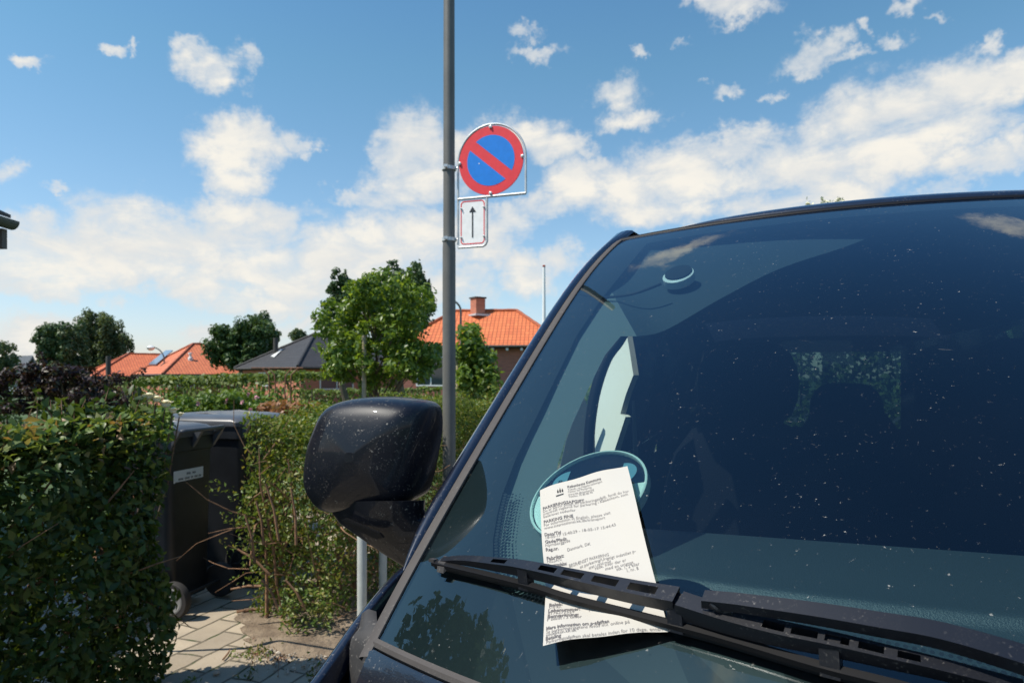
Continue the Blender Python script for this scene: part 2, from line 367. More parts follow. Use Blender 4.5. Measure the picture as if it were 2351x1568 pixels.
fb_.loft([[gv(u, VTOP, -.004) for u in tu], [gv(-1 + 2 * i / 24, 1.0, -.004) for i in range(25)]])
def hexdot(mb, c, ax, ay, r): mb.add([c + (ax * math.cos(k * math.pi / 3) + ay * math.sin(k * math.pi / 3)) * r for k in range(6)], [(0, 1, 2, 3, 4, 5)])
path = [ri[i] for i in range(6, len(ri) - 6)]; tot = 0.0; samples = []; STEP = .0062
for a, b in zip(path[:-1], path[1:]):
    L_ = (b - a).length; s = (-tot) % STEP
    while s < L_: samples.append((a.lerp(b, s / L_), (b - a).normalized())); s += STEP
    tot += L_
nrm_c = Vector(GN(np.array(0.), np.array(.1))); nrm_w = (car(*nrm_c) - car(0, 0, 0)).normalized()
for j in range(5):
    for i, (p, t) in enumerate(samples):
        inward = nrm_w.cross(t).normalized()
        q = p + inward * (.0042 + j * .0054) + t * (STEP / 2 if j % 2 else 0)
        cdir = car(LC, 1.3, 1.4) - p
        if inward.dot(cdir) < 0: q = p - inward * (.0042 + j * .0054) + t * (STEP / 2 if j % 2 else 0)
        hexdot(fb_, q - nrm_w * .0005, t, inward, .0029 - j * .00042)
fb_.build('enamel_border', M_FRIT, van)

# --- seal and A pillars swept along both glass edges, header seam and roof
def edge_frame(side, v):
    e = .004; p = gv(side, v); t = (gv(side, min(1.1, v + e)) - gv(side, v - e)).normalized(); n = Vector(GN(np.array(float(side)), np.array(v))); n = (car(*n) - car(0, 0, 0)).normalized()
    o = t.cross(n).normalized()
    if o.dot(car(side, 0, 0) - car(0, 0, 0)) < 0: o = -o
    return p, o, n, t
SEALP = [(-.003, -.006), (-.003, .002), (.001, .0035), (.009, .0040), (.0155, .0030), (.0165, -.004)]
PILP = [(.0165, -.006), (.0175, .003), (.021, .0075), (.026, .0105), (.036, .0095), (.044, .004), (.049, -.006), (.052, -.022), (.052, -.06)]
for side in (-1, 1):
    rs, rp = [], []
    for v in np.linspace(-.02, 1.03, 40):
        p, o, n, t = edge_frame(side, v); k = 1 - .25 * max(0, v)
        rs.append([p + o * a * k + n * b for a, b in SEALP])
        if v > .085:
            q = min(1, max(0, (v - .085) / .10)); q = q * (2 - q)
            rp.append([p + o * (.0165 + (a * k - .0165) * (.10 + .90 * q)) + n * (b * (.3 + .7 * q) if b > 0 else b * (.35 + .65 * q)) for a, b in PILP])
    MB().loft(rs).build('windscreen_seal', M_SEAL, van, smooth=50)
    rp = [r_ for r_ in rp[:-2]]
    RAIL = [(.600, .022), (.606, .026), (.618, .027), (.632, .025), (.646, .020), (.658, .010), (.667, -.004), (.676, -.022), (.69, -.07)]
    for i in range(14):
        b_ = 1.80 + 2.42 * i / 13; zz = 1.752 + .03 * math.sin(math.pi * i / 13) - (.012 if i == 0 else 0)
        rp.append([car(LC + side * a_, b_, zz + c_) for a_, c_ in RAIL])
    MB().loft(rp).build('windscreen_pillar', M_PAINT, van, smooth=60)
# roof: from the glass top edge to the rear
rows = []; RB = [0, .004, .012, .03, .07, .16, .35, .7, 1.2, 1.8, 2.3, 2.42]; RZ = [-.006, .010, .017, .024, .034, .046, .060, .075, .08, .07, .04, .0]
topE = [G(u, 1.0) for u in np.linspace(-1, 1, 33)]
for k, (db, dz) in enumerate(zip(RB, RZ)):
    row = []
    for u, e in zip(np.linspace(-1, 1, 33), topE):
        s = min(1, db / .9); rear = 1.767 + db
        wid = .624 + .036 * s; b = e[1] * (1 - s) + 1.72 * s + db + .004
        edge_drop = -.03 * abs(u) ** 6 * (1 if k > 1 else .2)
        row.append(car(LC + u * wid, b, e[2] + .002 + dz * (1 - .35 * u * u) + edge_drop))
    rows.append(row)
roof = MB().loft(rows).build('roof', M_PAINT, van, smooth=60)
sm = MB().loft([[gv(u, 1.0, .001) for u in np.linspace(-1, 1, 33)], [gv(u, 1.0, .0035) + car(0, .003, .001) for u in np.linspace(-1, 1, 33)], [gv(u, 1.0, .0035) + car(0, .008, .005) for u in np.linspace(-1, 1, 33)]])
sm.build('windscreen_top_seal', M_RUBBER, van, smooth=40)
# --- body sides (front wing, door and rear quarter in one pressing with its wheel arches cut)
def side_panel(side):
    rows = []; bs = np.concatenate([np.linspace(-.42, .9, 40), np.linspace(.95, 4.2, 60)])
    ZT = [(-.42, .74), (-.2, .80), (0, .865), (.4, .925), (.6, .958), (.712, 1.000), (.758, 1.025), (.808, 1.054), (.858, 1.076), (.9, 1.09), (.97, 1.10), (1.1, 1.07), (1.4, 1.05), (4.2, 1.05)]
    for b in bs:
        zt = np.interp(b, [p[0] for p in ZT], [p[1] for p in ZT]); zl = .24
        for wc in (.22, 3.0):
            if abs(b - wc) < .37: zl = max(zl, .30 + math.sqrt(.37 ** 2 - (b - wc) ** 2))
        nar = 0 if b > .4 else .16 * ((.4 - b) / .8) ** 2
        row = []
        for k in range(9):
            t = k / 8; z = zl + (zt - .016 - zl) * t
            s = .80 + .05 * math.sin(math.pi * min(1, (z - .1) / 1.35)) - max(0, z - .95) * .12 - nar
            row.append(car(LC + side * s, b, z))
        s0 = s
        for da, dz in ((.0015, .006), (.005, .012), (.010, .0155), (.016, .016), (.020, .011), (.021, -.02)):
            row.append(car(LC + side * (s0 - da), b, zt - .016 + dz))
        rows.append(row)
    return MB().loft(rows)
for side in (-1, 1):
    sp_ = side_panel(side).build('body_side', M_PAINT, van, smooth=60)
    # window band: pillars between belt and roof rail, with glass
    def up(b, t, off=0.0): return car(LC + side * (.833 * (1 - t) + .70 * t + off), b, 1.05 * (1 - t) + 1.70 * t)
    for name, b0, b1 in (('door_pillar', 2.22, 2.40), ('rear_pillar', 3.15, 3.25), ('corner_pillar', 4.02, 4.2)):
        MB().loft([[up(b0, t), up((b0 + b1) / 2, t, .004), up(b1, t), up(b1, t, -.04), up(b0, t, -.04)] for t in np.linspace(0, 1, 6)], closed=True).build(name, M_PAINT, van, smooth=50)
    MB().loft([[up(b, t, -.015) for b in (2.40, 3.15)] for t in (0, .5, 1)]).build('side_window', M_SIDEGLASS, van)
    MB().loft([[up(b, t, -.015) for b in (3.25, 4.02)] for t in (0, .5, 1)]).build('side_window', M_SIDEGLASS, van)
    if side > 0: MB().loft([[up(1.0 + .72 * t, t, -.015), up(2.22, t, -.015)] for t in (0, .25, .5, .75, 1)]).build('door_window', M_SIDEGLASS, van)
    rows = [[up(1.0 + .72 * t + d_, t, o_) for d_, o_ in ((.0, -.012), (.01, -.006), (.025, -.004), (.045, -.012), (.045, -.04), (.0, -.04))] for t in np.linspace(0, .93, 8)]
    MB().loft(rows, closed=True).build('door_frame', M_PAINT, van, smooth=50)
    MB().box(car(LC + side * .852, 2.05, .93), (.03, .16, .035), -PSI).build('door_handle', M_BLACK, van)
    # inner lining of the doors and load bay
    MB().loft([[car(LC + side * .74, b, z) for b in (1.05, 2.2, 4.1)] for z in (.25, .7, 1.02)]).build('inner_side_panel', M_DARK, van)
    for b in (.22, 3.0):
        wheel_M = Matrix.Translation(car(LC + side * .745, b, .205)) @ Matrix.Rotation(-PSI, 4, 'Z') @ Matrix.Rotation(R(90) * side, 4, 'Y')
        ty = MB().lathe([(.19, -.09), (.29, -.09), (.305, -.06), (.305, .06), (.29, .09), (.19, .09)], wheel_M, 32).build('wheel', M_RUBBER, van, smooth=40)
        rm = MB().lathe([(.05, .07), (.06, .085), (.12, .075), (.185, .092), (.19, .06)], wheel_M, 20).build('rim', M_CHROME, ty, smooth=40)

# --- bonnet, front end, wing/cowl corner
def hood_pt(u, t):    # u across -1..1, t front 0 .. rear 1
    rb = .754 - .29 * (1 - u * u) - (0.0); b = -.40 + (rb + .40) * t
    hw = .815 - .10 * (1 - t) ** 2
    z = np.interp(b, [-.4, -.3, -.1, .3, .6, .76], [.60, .74, .825, .92, .965, .998]) + .055 * (1 - u * u) - (.018 * abs(u) ** 8)
    return car(LC + u * hw, b, z)
hrows = [[hood_pt(u, t) for u in np.linspace(-1, 1, 41)] for t in np.linspace(0, 1, 30)]
last = hrows[-1]
hrows.append([p + car(0, -.004, -.006) for p in last]); hrows.append([p + car(0, -.010, -.05) for p in last])
MB().loft(hrows).build('bonnet', M_PAINT, van, smooth=60)
bp = []
for k in range(9):
    a = -1 + 2 * k / 8
    bp.append([car(LC + a * .78, -.46 + .14 * a * a + dx, z) for dx, z in ((.10, .20), (0, .26), (-.03, .40), (0, .52), (.05, .62))])
MB().loft(bp).build('front_bumper', M_PAINT, van, smooth=60)
MB().loft([[car(LC + a * .34, -.475 + .14 * a * a * .2, z) for a in (-1, -.5, 0, .5, 1)] for z in (.34, .42, .48)]).build('grille', M_BLACK, van)
for side in (-1, 1):
    MB().loft([[car(LC + side * (.50 + .26 * t), -.40 + .17 * t, .60 + dz + .10 * t) for t in (0, .33, .66, 1)] for dz in (0, .07, .13)]).build('headlight', pbr('headlamp_lens', (.5, .52, .55), .05, .6), van, smooth=60)
# cowl: rubber lip below the glass, then a ribbed plastic tray down to the bonnet
uu = np.linspace(-1.0, 1.0, 49)
def lo(u, dn, off): # slide down past the glass base along its slope
    a = gv(u, 0.0); t = (gv(u, 0.02) - gv(u, 0.0)).normalized(); n = (car(*Vector(GN(np.array(float(u)), np.array(0.)))) - car(0, 0, 0)).normalized(); return a - t * dn + n * off
MB().loft([[lo(u, -.003, -.003) for u in uu], [lo(u, -.002, .003) for u in uu], [lo(u, .004, .0040) for u in uu], [lo(u, .009, .001) for u in uu], [lo(u, .0095, -.006) for u in uu]]).build('cowl_rubber', M_SEAL, van, smooth=40)
MB().loft([[lo(u, .0105, -.004) for u in uu], [lo(u, .012, .001) for u in uu], [lo(u, .017, .003) for u in uu], [lo(u, .06, -.002) for u in uu], [lo(u, .10, -.014) for u in uu], [lo(u, .115, -.04) for u in uu], [lo(u, .12, -.10) for u in uu]]).build('cowl_panel', M_COWL, van, smooth=40)
def zpt(px, py, z): return at(px, py, (z - H) / ray(px, py).z)
tl_ = [zpt(*p) for p in ((830,1408,1.060),(824,1440,1.050),(806,1468,1.038),(804,1510,1.018),(824,1550,1.004),(850,1600,.985))]
tr_ = [zpt(*p) for p in ((864,1403,1.064),(866,1437,1.058),(864,1468,1.049),(846,1490,1.038),(858,1545,1.012),(880,1600,.988))]
tm_ = [p.lerp(q, .45) + Vector((0, 0, .005)) for p, q in zip(tl_, tr_)]
cols = [spline(k, 4) for k in ([p - Vector((0, 0, .04)) for p in tl_], tl_, tm_, tr_)]
MB().loft(cols).build('cowl_end_piece', M_PLASTIC, van, smooth=60)
for side in (-1, 1): MB().box(car(LC + side * .775, .72, .93), (.09, .55, .03), -PSI).build('inner_wing', M_DARK, van)
# --- door mirror
BM = 1.03
def mpt(px, py, b=BM):
    r = ray(px, py); d = b / (r.x * SN + r.y * CS); return Vector((r.x * d, r.y * d, H + r.z * d))
OUT = [(757.5,934),(787,912),(841,902),(907.7,901),(964.5,908),(991,918),(1002,940),(1003,989),(991,1062),(976,1125),(962,1152),(930,1168),(880,1178),(830,1184),(764,1182),(734,1159),(716,1122),(714,1079),(724,1015),(741,969)]
def smooth_loop(P_, n):
    P_ = [Vector(p) for p in P_]; m = len(P_); o = []
    for i in range(m):
        p0, p1, p2, p3 = P_[i - 1], P_[i], P_[(i + 1) % m], P_[(i + 2) % m]
        for k in range(n):
            t = k / n; o.append(.5 * ((2 * p1) + (p2 - p0) * t + (2 * p0 - 5 * p1 + 4 * p2 - p3) * t * t + (3 * p1 - p0 - 3 * p2 + p3) * t ** 3))
    return o
c0 = mpt(864, 1037); loop = smooth_loop([c0 + (mpt(*p) - c0) * .925 for p in OUT], 3)
fwd = car(0, -1, 0) - car(0, 0, 0); rightv = car(-1, 0, 0) - car(0, 0, 0)
rows = []
rows.append([p - fwd * .035 + (c0 - p) * .07 for p in loop]); rows.append([p - fwd * .045 + (c0 - p) * .02 for p in loop]); rows.append([p - fwd * .02 + (c0 - p) * .0 for p in loop])
for s, f in ((1.0, .0), (.992, .014), (.975, .028), (.945, .041), (.90, .051), (.82, .059), (.68, .066), (.48, .071), (.27, .074), (.08, .075)):
    rows.append([c0 + (p - c0) * s + fwd * (f + .010 * (1 - s)) for p in loop])
mir = MB().loft(rows, True); mir.add([r_ for r_ in rows[-1]], [tuple(range(len(loop)))]); mir.add(rows[0], [tuple(range(len(loop)))], 1)
mirror = mir.build('door_mirror', [M_MIRROR, M_MGLASS], van, smooth=75)
arm_a = [mpt(756,1166,1.0), mpt(800,1152,.968), mpt(880,1150,.958), mpt(950,1150,.975), mpt(975,1150,1.03), mpt(900,1180,1.07)]
arm_b = [mpt(782,1200,1.0), mpt(815,1205,.975), mpt(885,1195,.964), mpt(953,1175,.98), mpt(972,1170,1.03), mpt(900,1205,1.07)]
arm_c = [mpt(880,1268,1.01), mpt(885,1262,.995), mpt(905,1240,.985), mpt(955,1195,.98), mpt(985,1190,1.03), mpt(930,1240,1.06)]
arm_d = [mpt(930,1300,1.01), mpt(935,1290,1.0), mpt(945,1262,.99), mpt(985,1200,.985), mpt(1010,1200,1.03), mpt(970,1260,1.05)]
def dens_rows(rows, n):
    return [[a.lerp(b, k / n) for a, b in zip(r0, r1)] for r0, r1 in zip(rows[:-1], rows[1:]) for k in range(n)] + [rows[-1]]
ab = MB().loft([smooth_loop(r_, 4) for r_ in (arm_a, arm_b, arm_c, arm_d)], True, cap=True).build('mirror_arm', M_MIRROR, mirror, smooth=50)
sl = [mpt(788,1192,.968), mpt(797,1188,.966), mpt(875,1222,.955), mpt(884,1232,.957), mpt(870,1236,.960), mpt(804,1206,.968)]
MB().prism(sl, fwd * .006).build('mirror_slot', M_RUBBER, mirror)
seam = [mpt(966,925,.985), mpt(957,1000,.965), mpt(940,1080,.962), mpt(926,1135,.972)]

# --- wipers
wip = bpy.data.objects.new('windscreen_wiper', None); COL.objects.link(wip); wip.parent = van
def bar(P_, w_up, w_dn, th, drop, slots=(), mb=None, mi=0, n=6):
    """pressed channel: flat top face with side walls folded down; slots = (from, to) stretches left open in the top face"""
    c = spline(P_, n); mb = mb or MB(); N_ = nrm_w
    S = [0]
    for a, b in zip(c[:-1], c[1:]): S.append(S[-1] + (b - a).length)
    def fr(s):
        i = min(len(c) - 2, max(0, int(np.searchsorted(S, s) - 1))); t = (s - S[i]) / (S[i + 1] - S[i]); p = c[i].lerp(c[i + 1], t); tg = (c[i + 1] - c[i]).normalized()
        return p, N_.cross(tg).normalized()
    cuts = sorted(set(list(np.linspace(0, S[-1], n * len(P_))) + [x for s in slots for x in s]))
    for s0, s1 in zip(cuts[:-1], cuts[1:]):
        q0, a0 = fr(s0); q1, a1 = fr(s1); mid = (s0 + s1) / 2
        hw = lambda s: (w_up + (w_dn - w_up) * s / S[-1]) / 2
        h0, h1 = hw(s0), hw(s1); dr = lambda s: drop(s / S[-1]) if callable(drop) else drop
        op = any(x[0] <= mid <= x[1] for x in slots)
        strips = [(-1, -.52), (.52, 1)] if op else [(-1, 1)]
        for lo_, hi_ in strips:
            vs = [q0 + a0 * h0 * lo_, q1 + a1 * h1 * lo_, q1 + a1 * h1 * hi_, q0 + a0 * h0 * hi_]; vs += [v - N_ * th for v in vs]
            mb.add(vs, [(0, 1, 2, 3), (7, 6, 5, 4), (0, 4, 5, 1), (2, 6, 7, 3), (1, 5, 6, 2), (3, 7, 4, 0)], mi)
        for sg in (-1, 1):
            e0, e1 = q0 + a0 * h0 * sg, q1 + a1 * h1 * sg; i0, i1 = e0 - a0 * .0012 * sg, e1 - a1 * .0012 * sg; d0, d1 = N_ * dr(s0), N_ * dr(s1)
            vs = [e0 - N_ * th, e1 - N_ * th, e1 - d1, e0 - d0, i0 - N_ * th, i1 - N_ * th, i1 - d1, i0 - d0]
            mb.add(vs, [(0, 1, 2, 3), (7, 6, 5, 4), (3, 2, 6, 7), (0, 3, 7, 4), (1, 5, 6, 2)], mi)
    return mb, S[-1]
g = lambda x, y, o: on_glass(x, y, o)
# blade: rubber on the glass, spine, upper bridge with slots
RB_ = [(995,1291),(1203,1341),(1308,1373),(1544,1433),(1661,1464),(1875,1527),(2057,1573),(2300,1640)]
rub = [g(x, y, .012) for x, y in RB_]; c = spline(rub, 5)
mbk = MB()
prof = [(-.0035, .003), (-.0045, -.002), (-.0015, -.004), (-.0008, -.011), (.0008, -.011), (.0015, -.004), (.0045, -.002), (.0035, .003)]
rw = []
for i, p in enumerate(c):
    t = (c[min(i + 1, len(c) - 1)] - c[max(i - 1, 0)]).normalized(); a = nrm_w.cross(t).normalized(); rw.append([p + a * x + nrm_w * y for x, y in prof])
mbk.loft(rw, True, cap=True)
blade = mbk.build('wiper_blade', M_RUBBER, wip, smooth=30)
BR1 = [g(x, y, o) for x, y, o in ((1012,1283,.014),(1062,1280,.020),(1140,1287,.026),(1204,1295,.031),(1337,1322,.035),(1450,1345,.037),(1552,1363,.038))]
S_ = [(.063, .078), (.100, .113), (.117, .133), (.138, .155), (.160, .178)]
mb1, L1 = bar(BR1, .006, .0135, .0012, lambda t: .004 + .007 * min(1, t * 2.2))
S_ = [(L1 * a, L1 * b) for a, b in ((.30, .375), (.53, .60), (.625, .705), (.74, .825), (.86, .945))]
mb1, L1 = bar(BR1, .008, .0185, .0012, lambda t: .006 + .009 * min(1, t * 2.2), S_)
mb1.build('blade_bridge', M_WIPE, blade)
BR2 = [g(x, y, o) for x, y, o in ((1560,1372,.036),(1640,1398,.035),(1690,1413,.034),(1784,1438,.033),(1900,1462,.032),(2050,1497,.030),(2148,1520,.027),(2351,1572,.020))]
_, L2 = bar(BR2, .016, .009, .0012, .012)
S2 = [(L2 * a, L2 * b) for a, b in ((.30, .37), (.39, .47), (.49, .56), (.585, .655), (.69, .75))]
bar(BR2, .0175, .010, .0012, lambda t: .020 - .010 * t, S2)[0].build('blade_bridge', M_WIPE, blade)
for (x, y, o), (x2, y2) in zip(((1020,1284,.014),(1205,1300,.028),(1552,1372,.033),(1905,1470,.028)), ((1016,1302),(1207,1341),(1556,1435),(1910,1536))):
    a = g(x, y, o); b = g(x2, y2, .012); t = (g(x2 + 12, y2 + 3, .012) - b).normalized() * .0075; w_ = nrm_w.cross(t).normalized() * .006
    vs = [a - t - w_, a + t - w_, a + t + w_, a - t + w_, b - t - w_ - nrm_w * .004, b + t - w_ - nrm_w * .004, b + t + w_ - nrm_w * .004, b - t + w_ - nrm_w * .004]
    MB().add(vs, [(0, 1, 2, 3), (7, 6, 5, 4), (0, 4, 5, 1), (1, 5, 6, 2), (2, 6, 7, 3), (3, 7, 4, 0)]).build('blade_clip', M_PLASTIC if x < 1100 else M_WIPE, blade)
MB().box(g(995,1286,.014), (.012, .007, .004), 0, M=Matrix((g(1010,1290,.0) - g(985,1284,.0)).normalized().to_track_quat('X', 'Z').to_matrix())).build('blade_tip', M_PLASTIC, blade)
AR = [g(x, y, o) for x, y, o in ((1614,1366,.047),(1680,1372,.049),(1750,1381,.050),(1875,1398,.050),(2017,1421,.049),(2160,1446,.047),(2351,1500,.043),(2520,1560,.035),(2700,1640,.02),(2800,1690,-.01))]
bar(AR, .0125, .020, .0015, lambda t: .010 + .004 * t)[0].build('wiper_arm', M_WIPE, wip)
MB().tube(spline([g(1632,1384,.044), g(1645,1396,.040), g(1662,1403,.034), g(1680,1401,.036)], 4), .0028, 8).tube([g(1640,1378,.046), g(1740,1396,.042)], .0016, 6).tube([g(1650,1384,.044), g(1752,1402,.038)], .0016, 6).build('arm_hook', M_BLACK, wip)

# --- antenna puck on the glass and its lead
pu = on_glass(1556, 628, -.014); pun = (normal_at(1556, 626) - (car(0, 1, 0) - car(0, 0, 0)) * .16).normalized(); pup = (Vector((0, 0, 1)) - pun * pun.z).normalized()
PM = Matrix.Translation(pu) @ (-pun).to_track_quat('Z', 'Y').to_matrix().to_4x4()
puck = MB().lathe([(.0305, .002), (.0325, .003), (.033, .016), (.0315, .020), (.001, .021)], PM, 32).build('antenna_puck', pbr('white_plastic', (.9, .9, .86), .4), van, smooth=40)
MB().lathe([(.028, -.0015), (.0285, .003), (.001, .003)], Matrix.Translation(pup * .0042) @ PM, 32).build('adhesive_pad', pbr('olive_foam_pad', (.010, .011, .008), .9), puck)
lead = spline([on_glass(x, y, -.006) for x, y in ((1518,652),(1470,670),(1425,680),(1370,683),(1322,676))], 6)
MB().tube(lead, .0028, 8).build('antenna_lead', M_RUBBER, van, smooth=60)

# --- interior
def glass_in(u, v, off): return gv(u, v, off)
drow = []
for u in np.linspace(-1, 1, 41):
    cb = -.24 * (1 - u * u)
    prof_ = [(.66 + cb * 1.0, .985), (.80 + cb * .95, 1.03), (.93 + cb * .8, 1.062), (1.06 + cb * .55, 1.073), (1.085 + cb * .51, 1.0755), (1.091 + cb * .505, 1.078), (1.0955 + cb * .502, 1.0825), (1.099 + cb * .50, 1.087), (1.105 + cb * .495, 1.0895), (1.118 + cb * .48, 1.0895), (1.20 + cb * .35, 1.086), (1.33, 1.088), (1.38, 1.07), (1.42, .97), (1.42, .6)]
    drow.append([car(LC + u * .74, b, z) for b, z in prof_])
MB().loft(drow).build('dashboard', M_DASH, van, smooth=179)
TR = [(1262,1345),(1258,1260),(1264,1160),(1282,1060),(1302,998),(1351,892),(1389,815),(1425,772),(1462,772),(1528,758),(1654,686),(1788,618),(1932,570),(2038,532),(2211,489),(2420,468),(2620,455)]
inn = [on_glass(x, y, -.022 if i < 9 else -.055) for i, (x, y) in enumerate(TR)]
outl = [gv(-1, v, -.006) for v in (.0, .02, .05, .10, .30, .50, .65, .75, .86, .94, .985)] + [gv(u, .985, -.022) for u in (-.85, -.6, -.35, -.1, .15, .4)]
MB().loft(refine(outl[:9], inn[:9], 4)).build('pillar_trim', M_TRIM, van, smooth=60)
MB().loft([spline(r_, 4) for r_ in refine(outl[8:], inn[8:], 4)]).build('header_trim', M_HEAD, van, smooth=60)
MB().loft([[car(LC + s, b, z) for s, z in ((-.66, 1.60), (-.6, 1.69), (-.3, 1.715), (0, 1.72), (.3, 1.715), (.6, 1.69), (.66, 1.60))] for b in (1.9, 2.6, 3.4, 4.15)]).build('headlining', M_LINER, van, smooth=60)
MB().loft([[car(LC + s, b, .3) for s in (-.76, .76)] for b in (.9, 4.15)]).build('cabin_floor', M_DARK, van)
# cream pillar lining beside the passenger seat, lit through the door window
CR = [(1439,768),(1447,815),(1454,861),(1437,905),(1424,950),(1436,957),(1413,1027),(1400,1090)] + [tuple(p)[:2] for p in spline([Vector((x, y, 0)) for x, y in ((1366,1090),(1366,1027),(1367,969),(1379,897),(1403,825),(1439,768))], 5)[:-1]]
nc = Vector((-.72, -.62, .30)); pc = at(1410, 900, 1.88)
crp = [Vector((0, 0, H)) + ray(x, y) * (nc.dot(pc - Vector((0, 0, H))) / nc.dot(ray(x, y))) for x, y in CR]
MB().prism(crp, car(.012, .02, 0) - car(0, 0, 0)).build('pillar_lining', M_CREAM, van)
MB().tube(spline([at(x, y, 1.78) for x, y in ((1437,755),(1420,785),(1392,825),(1368,895),(1356,965),(1352,1030),(1352,1100))], 5), .0145, 10).build('door_seal', M_RUBBER, van, smooth=60)
MB().prism([at(x, y, 1.84) for x, y in ((1338,905),(1348,930),(1340,1100),(1280,1100),(1300,1010))], (0, .01, 0)).build('quarter_trim', M_TRIM, van)
MB().prism([at(x, y, 1.92) for x, y in ((1452,920),(1457,920),(1470,1100),(1455,1100))], (0, .004, 0)).build('seat_belt', pbr('grey_belt_webbing', (.3, .3, .3), .8), van)
def seat(l0, b0, wid=.48, hz=0.0):
    s = bpy.data.objects.new('seat', None); COL.objects.link(s); s.parent = van
    def cush(name, c, hx, hy, hz, tilt):
        rows = []
        for k in range(9):
            a = -math.pi / 2 + math.pi * k / 8; rr = max(.12, math.cos(a)) ** .45; row = []
            for j in range(24):
                t = 2 * math.pi * j / 24; x = hx * rr * math.copysign(abs(math.cos(t)) ** .5, math.cos(t)); y = hy * math.copysign(abs(math.sin(t)) ** .6, math.sin(t)) * rr; z = hz * math.sin(a)
                row.append(car(c[0] + x, c[1] + y + z * tilt, c[2] + z))
            rows.append(row)
        return MB().loft(rows, True, cap=True).build(name, M_SEAT, s, smooth=70)
    cush('seat_cushion', (l0, b0 - .25, .62), wid / 2, .27, .10, 0); cush('backrest', (l0, b0 + .08, .93), wid / 2, .08, .32, .25); cush('headrest', (l0, b0 + .22, 1.36 + hz), .145, .06, .125, .2)
    for dx in (-.06, .06): MB().tube([car(l0 + dx, b0 + .17, 1.20), car(l0 + dx, b0 + .20, 1.30)], .006, 8).build('headrest_post', M_CHROME, s)
    return s
seat(.0, 1.95); seat(.72, 1.95); seat(-.02, 3.0, .44, -.13); seat(.40, 3.0, .44, -.13); seat(.80, 3.0, .44, -.13)
# rear wall with its window opening
zr0, zr1 = 1.10, 1.52
rear = MB()
for l0, l1, z0, z1 in ((-.84, .84, .25, zr0), (-.84, -.42, zr0, zr1), (.47, .84, zr0, zr1), (-.84, .84, zr1, 1.74)):
    rear.add([car(LC + l0, 4.2, z0), car(LC + l1, 4.2, z0), car(LC + l1, 4.2, z1), car(LC + l0, 4.2, z1)], [(0, 1, 2, 3)])
rear.build('tailgate', M_PAINT, van)
MB().add([car(LC - .42, 4.2, zr0), car(LC + .47, 4.2, zr0), car(LC + .47, 4.2, zr1), car(LC - .42, 4.2, zr1)], [(0, 1, 2, 3)]).build('rear_window', M_SIDEGLASS, van)
MB().box(car(LC, 4.26, .42), (1.6, .12, .2), -PSI).build('rear_bumper', M_BLACK, van)

# ================================================================== parking ticket under the wiper
PX = [(1241,1128),(1442,1073),(1530,1439),(1253,1492)]
cor = [on_glass(*PX[0], .010), on_glass(*PX[1], .010), on_glass(*PX[2], .013), on_glass(*PX[3], .013)]
nrm_p = normal_at(1360, 1290)
def paper(s, t, lift=0.0):
    p = cor[0] * ((1 - s) * (1 - t)) + cor[1] * (s * (1 - t)) + cor[2] * (s * t) + cor[3] * ((1 - s) * t)
    tw = .61 + .34 * s; q = t - tw
    o = -.005 * math.exp(-(q / .16) ** 2) + .034 * max(0, q - .07) ** 1.25 + .010 * max(0, -q - .35) ** 1.2 + .0024 * math.sin(4 * s + 6 * t) + .0012 * math.sin(11 * s - 7 * t)
    return p + nrm_p * (o + lift)
ticket = thing('parking_ticket', paper(.5, .5), 'long white printed parking fine tucked under the wiper of the van', 'ticket')
M_PAPER = pbr('thermal_paper', (.475, .450, .402), .7, spec=.3)
rows = [[paper(s, t) for s in np.linspace(0, 1, 16)] for t in np.linspace(0, 1, 40)]
MB().loft(rows).build('paper_sheet', M_PAPER, ticket, smooth=60)
def homography(src):   # picture corner -> unit square of the sheet
    A, b = [], []
    for (x, y), (s, t) in zip(src, ((0, 0), (1, 0), (1, 1), (0, 1))):
        A += [[x, y, 1, 0, 0, 0, -x * s, -y * s], [0, 0, 0, x, y, 1, -x * t, -y * t]]; b += [s, t]
    h = np.linalg.solve(np.array(A), np.array(b)); return np.append(h, 1).reshape(3, 3)
HM = homography(PX)
def st(px, py):
    q = HM @ np.array([px, py, 1.0]); return q[0] / q[2], q[1] / q[2]
za = lambda x, y: st((1410 + x / 6.031) / 1.1467, (1220 + y / 6.031) / 1.1467)
zb = lambda x, y: st((1410 + x / 6.53) / 1.1467, (1480 + y / 6.53) / 1.1467)
def text_mesh(body, bold=False):
    cu = bpy.data.curves.new('t', 'FONT'); cu.body = body; cu.size = 1; cu.resolution_u = 2; cu.offset = .02 if bold else -.004
    o = bpy.data.objects.new('t', cu); COL.objects.link(o); dg = bpy.context.evaluated_depsgraph_get(); dg.update()
    me = o.evaluated_get(dg).to_mesh(); vs = [(v.co.x, v.co.y) for v in me.vertices]; fs = [tuple(p.vertices) for p in me.polygons]
    o.evaluated_get(dg).to_mesh_clear(); bpy.data.objects.remove(o); bpy.data.curves.remove(cu); return vs, fs
ASP = ((cor[3] - cor[0]).length + (cor[2] - cor[1]).length) / ((cor[1] - cor[0]).length + (cor[2] - cor[3]).length)
TX = MB()
def line(body, a, b=None, size=.055, bold=False):
    vs, fs = text_mesh(body, bold); wd = max(v[0] for v in vs); s0, t0 = a
    k = size if b is None else (b[0] - a[0]) / wd
    slope = 0 if b is None else (b[1] - a[1]) / (b[0] - a[0])
    TX.add([paper(s0 + x * k, t0 - y * size / ASP + slope * x * k, .0006) for x, y in vs], fs, 1 if bold else 0)
line('Københavns Kommune', za(530, 435), za(1065, 300), .058, True); line('Teknik- og Miljøforvaltningen', za(535, 475), za(1078, 335), .045); line('Center for Parkering', za(538, 508), za(905, 415), .045)
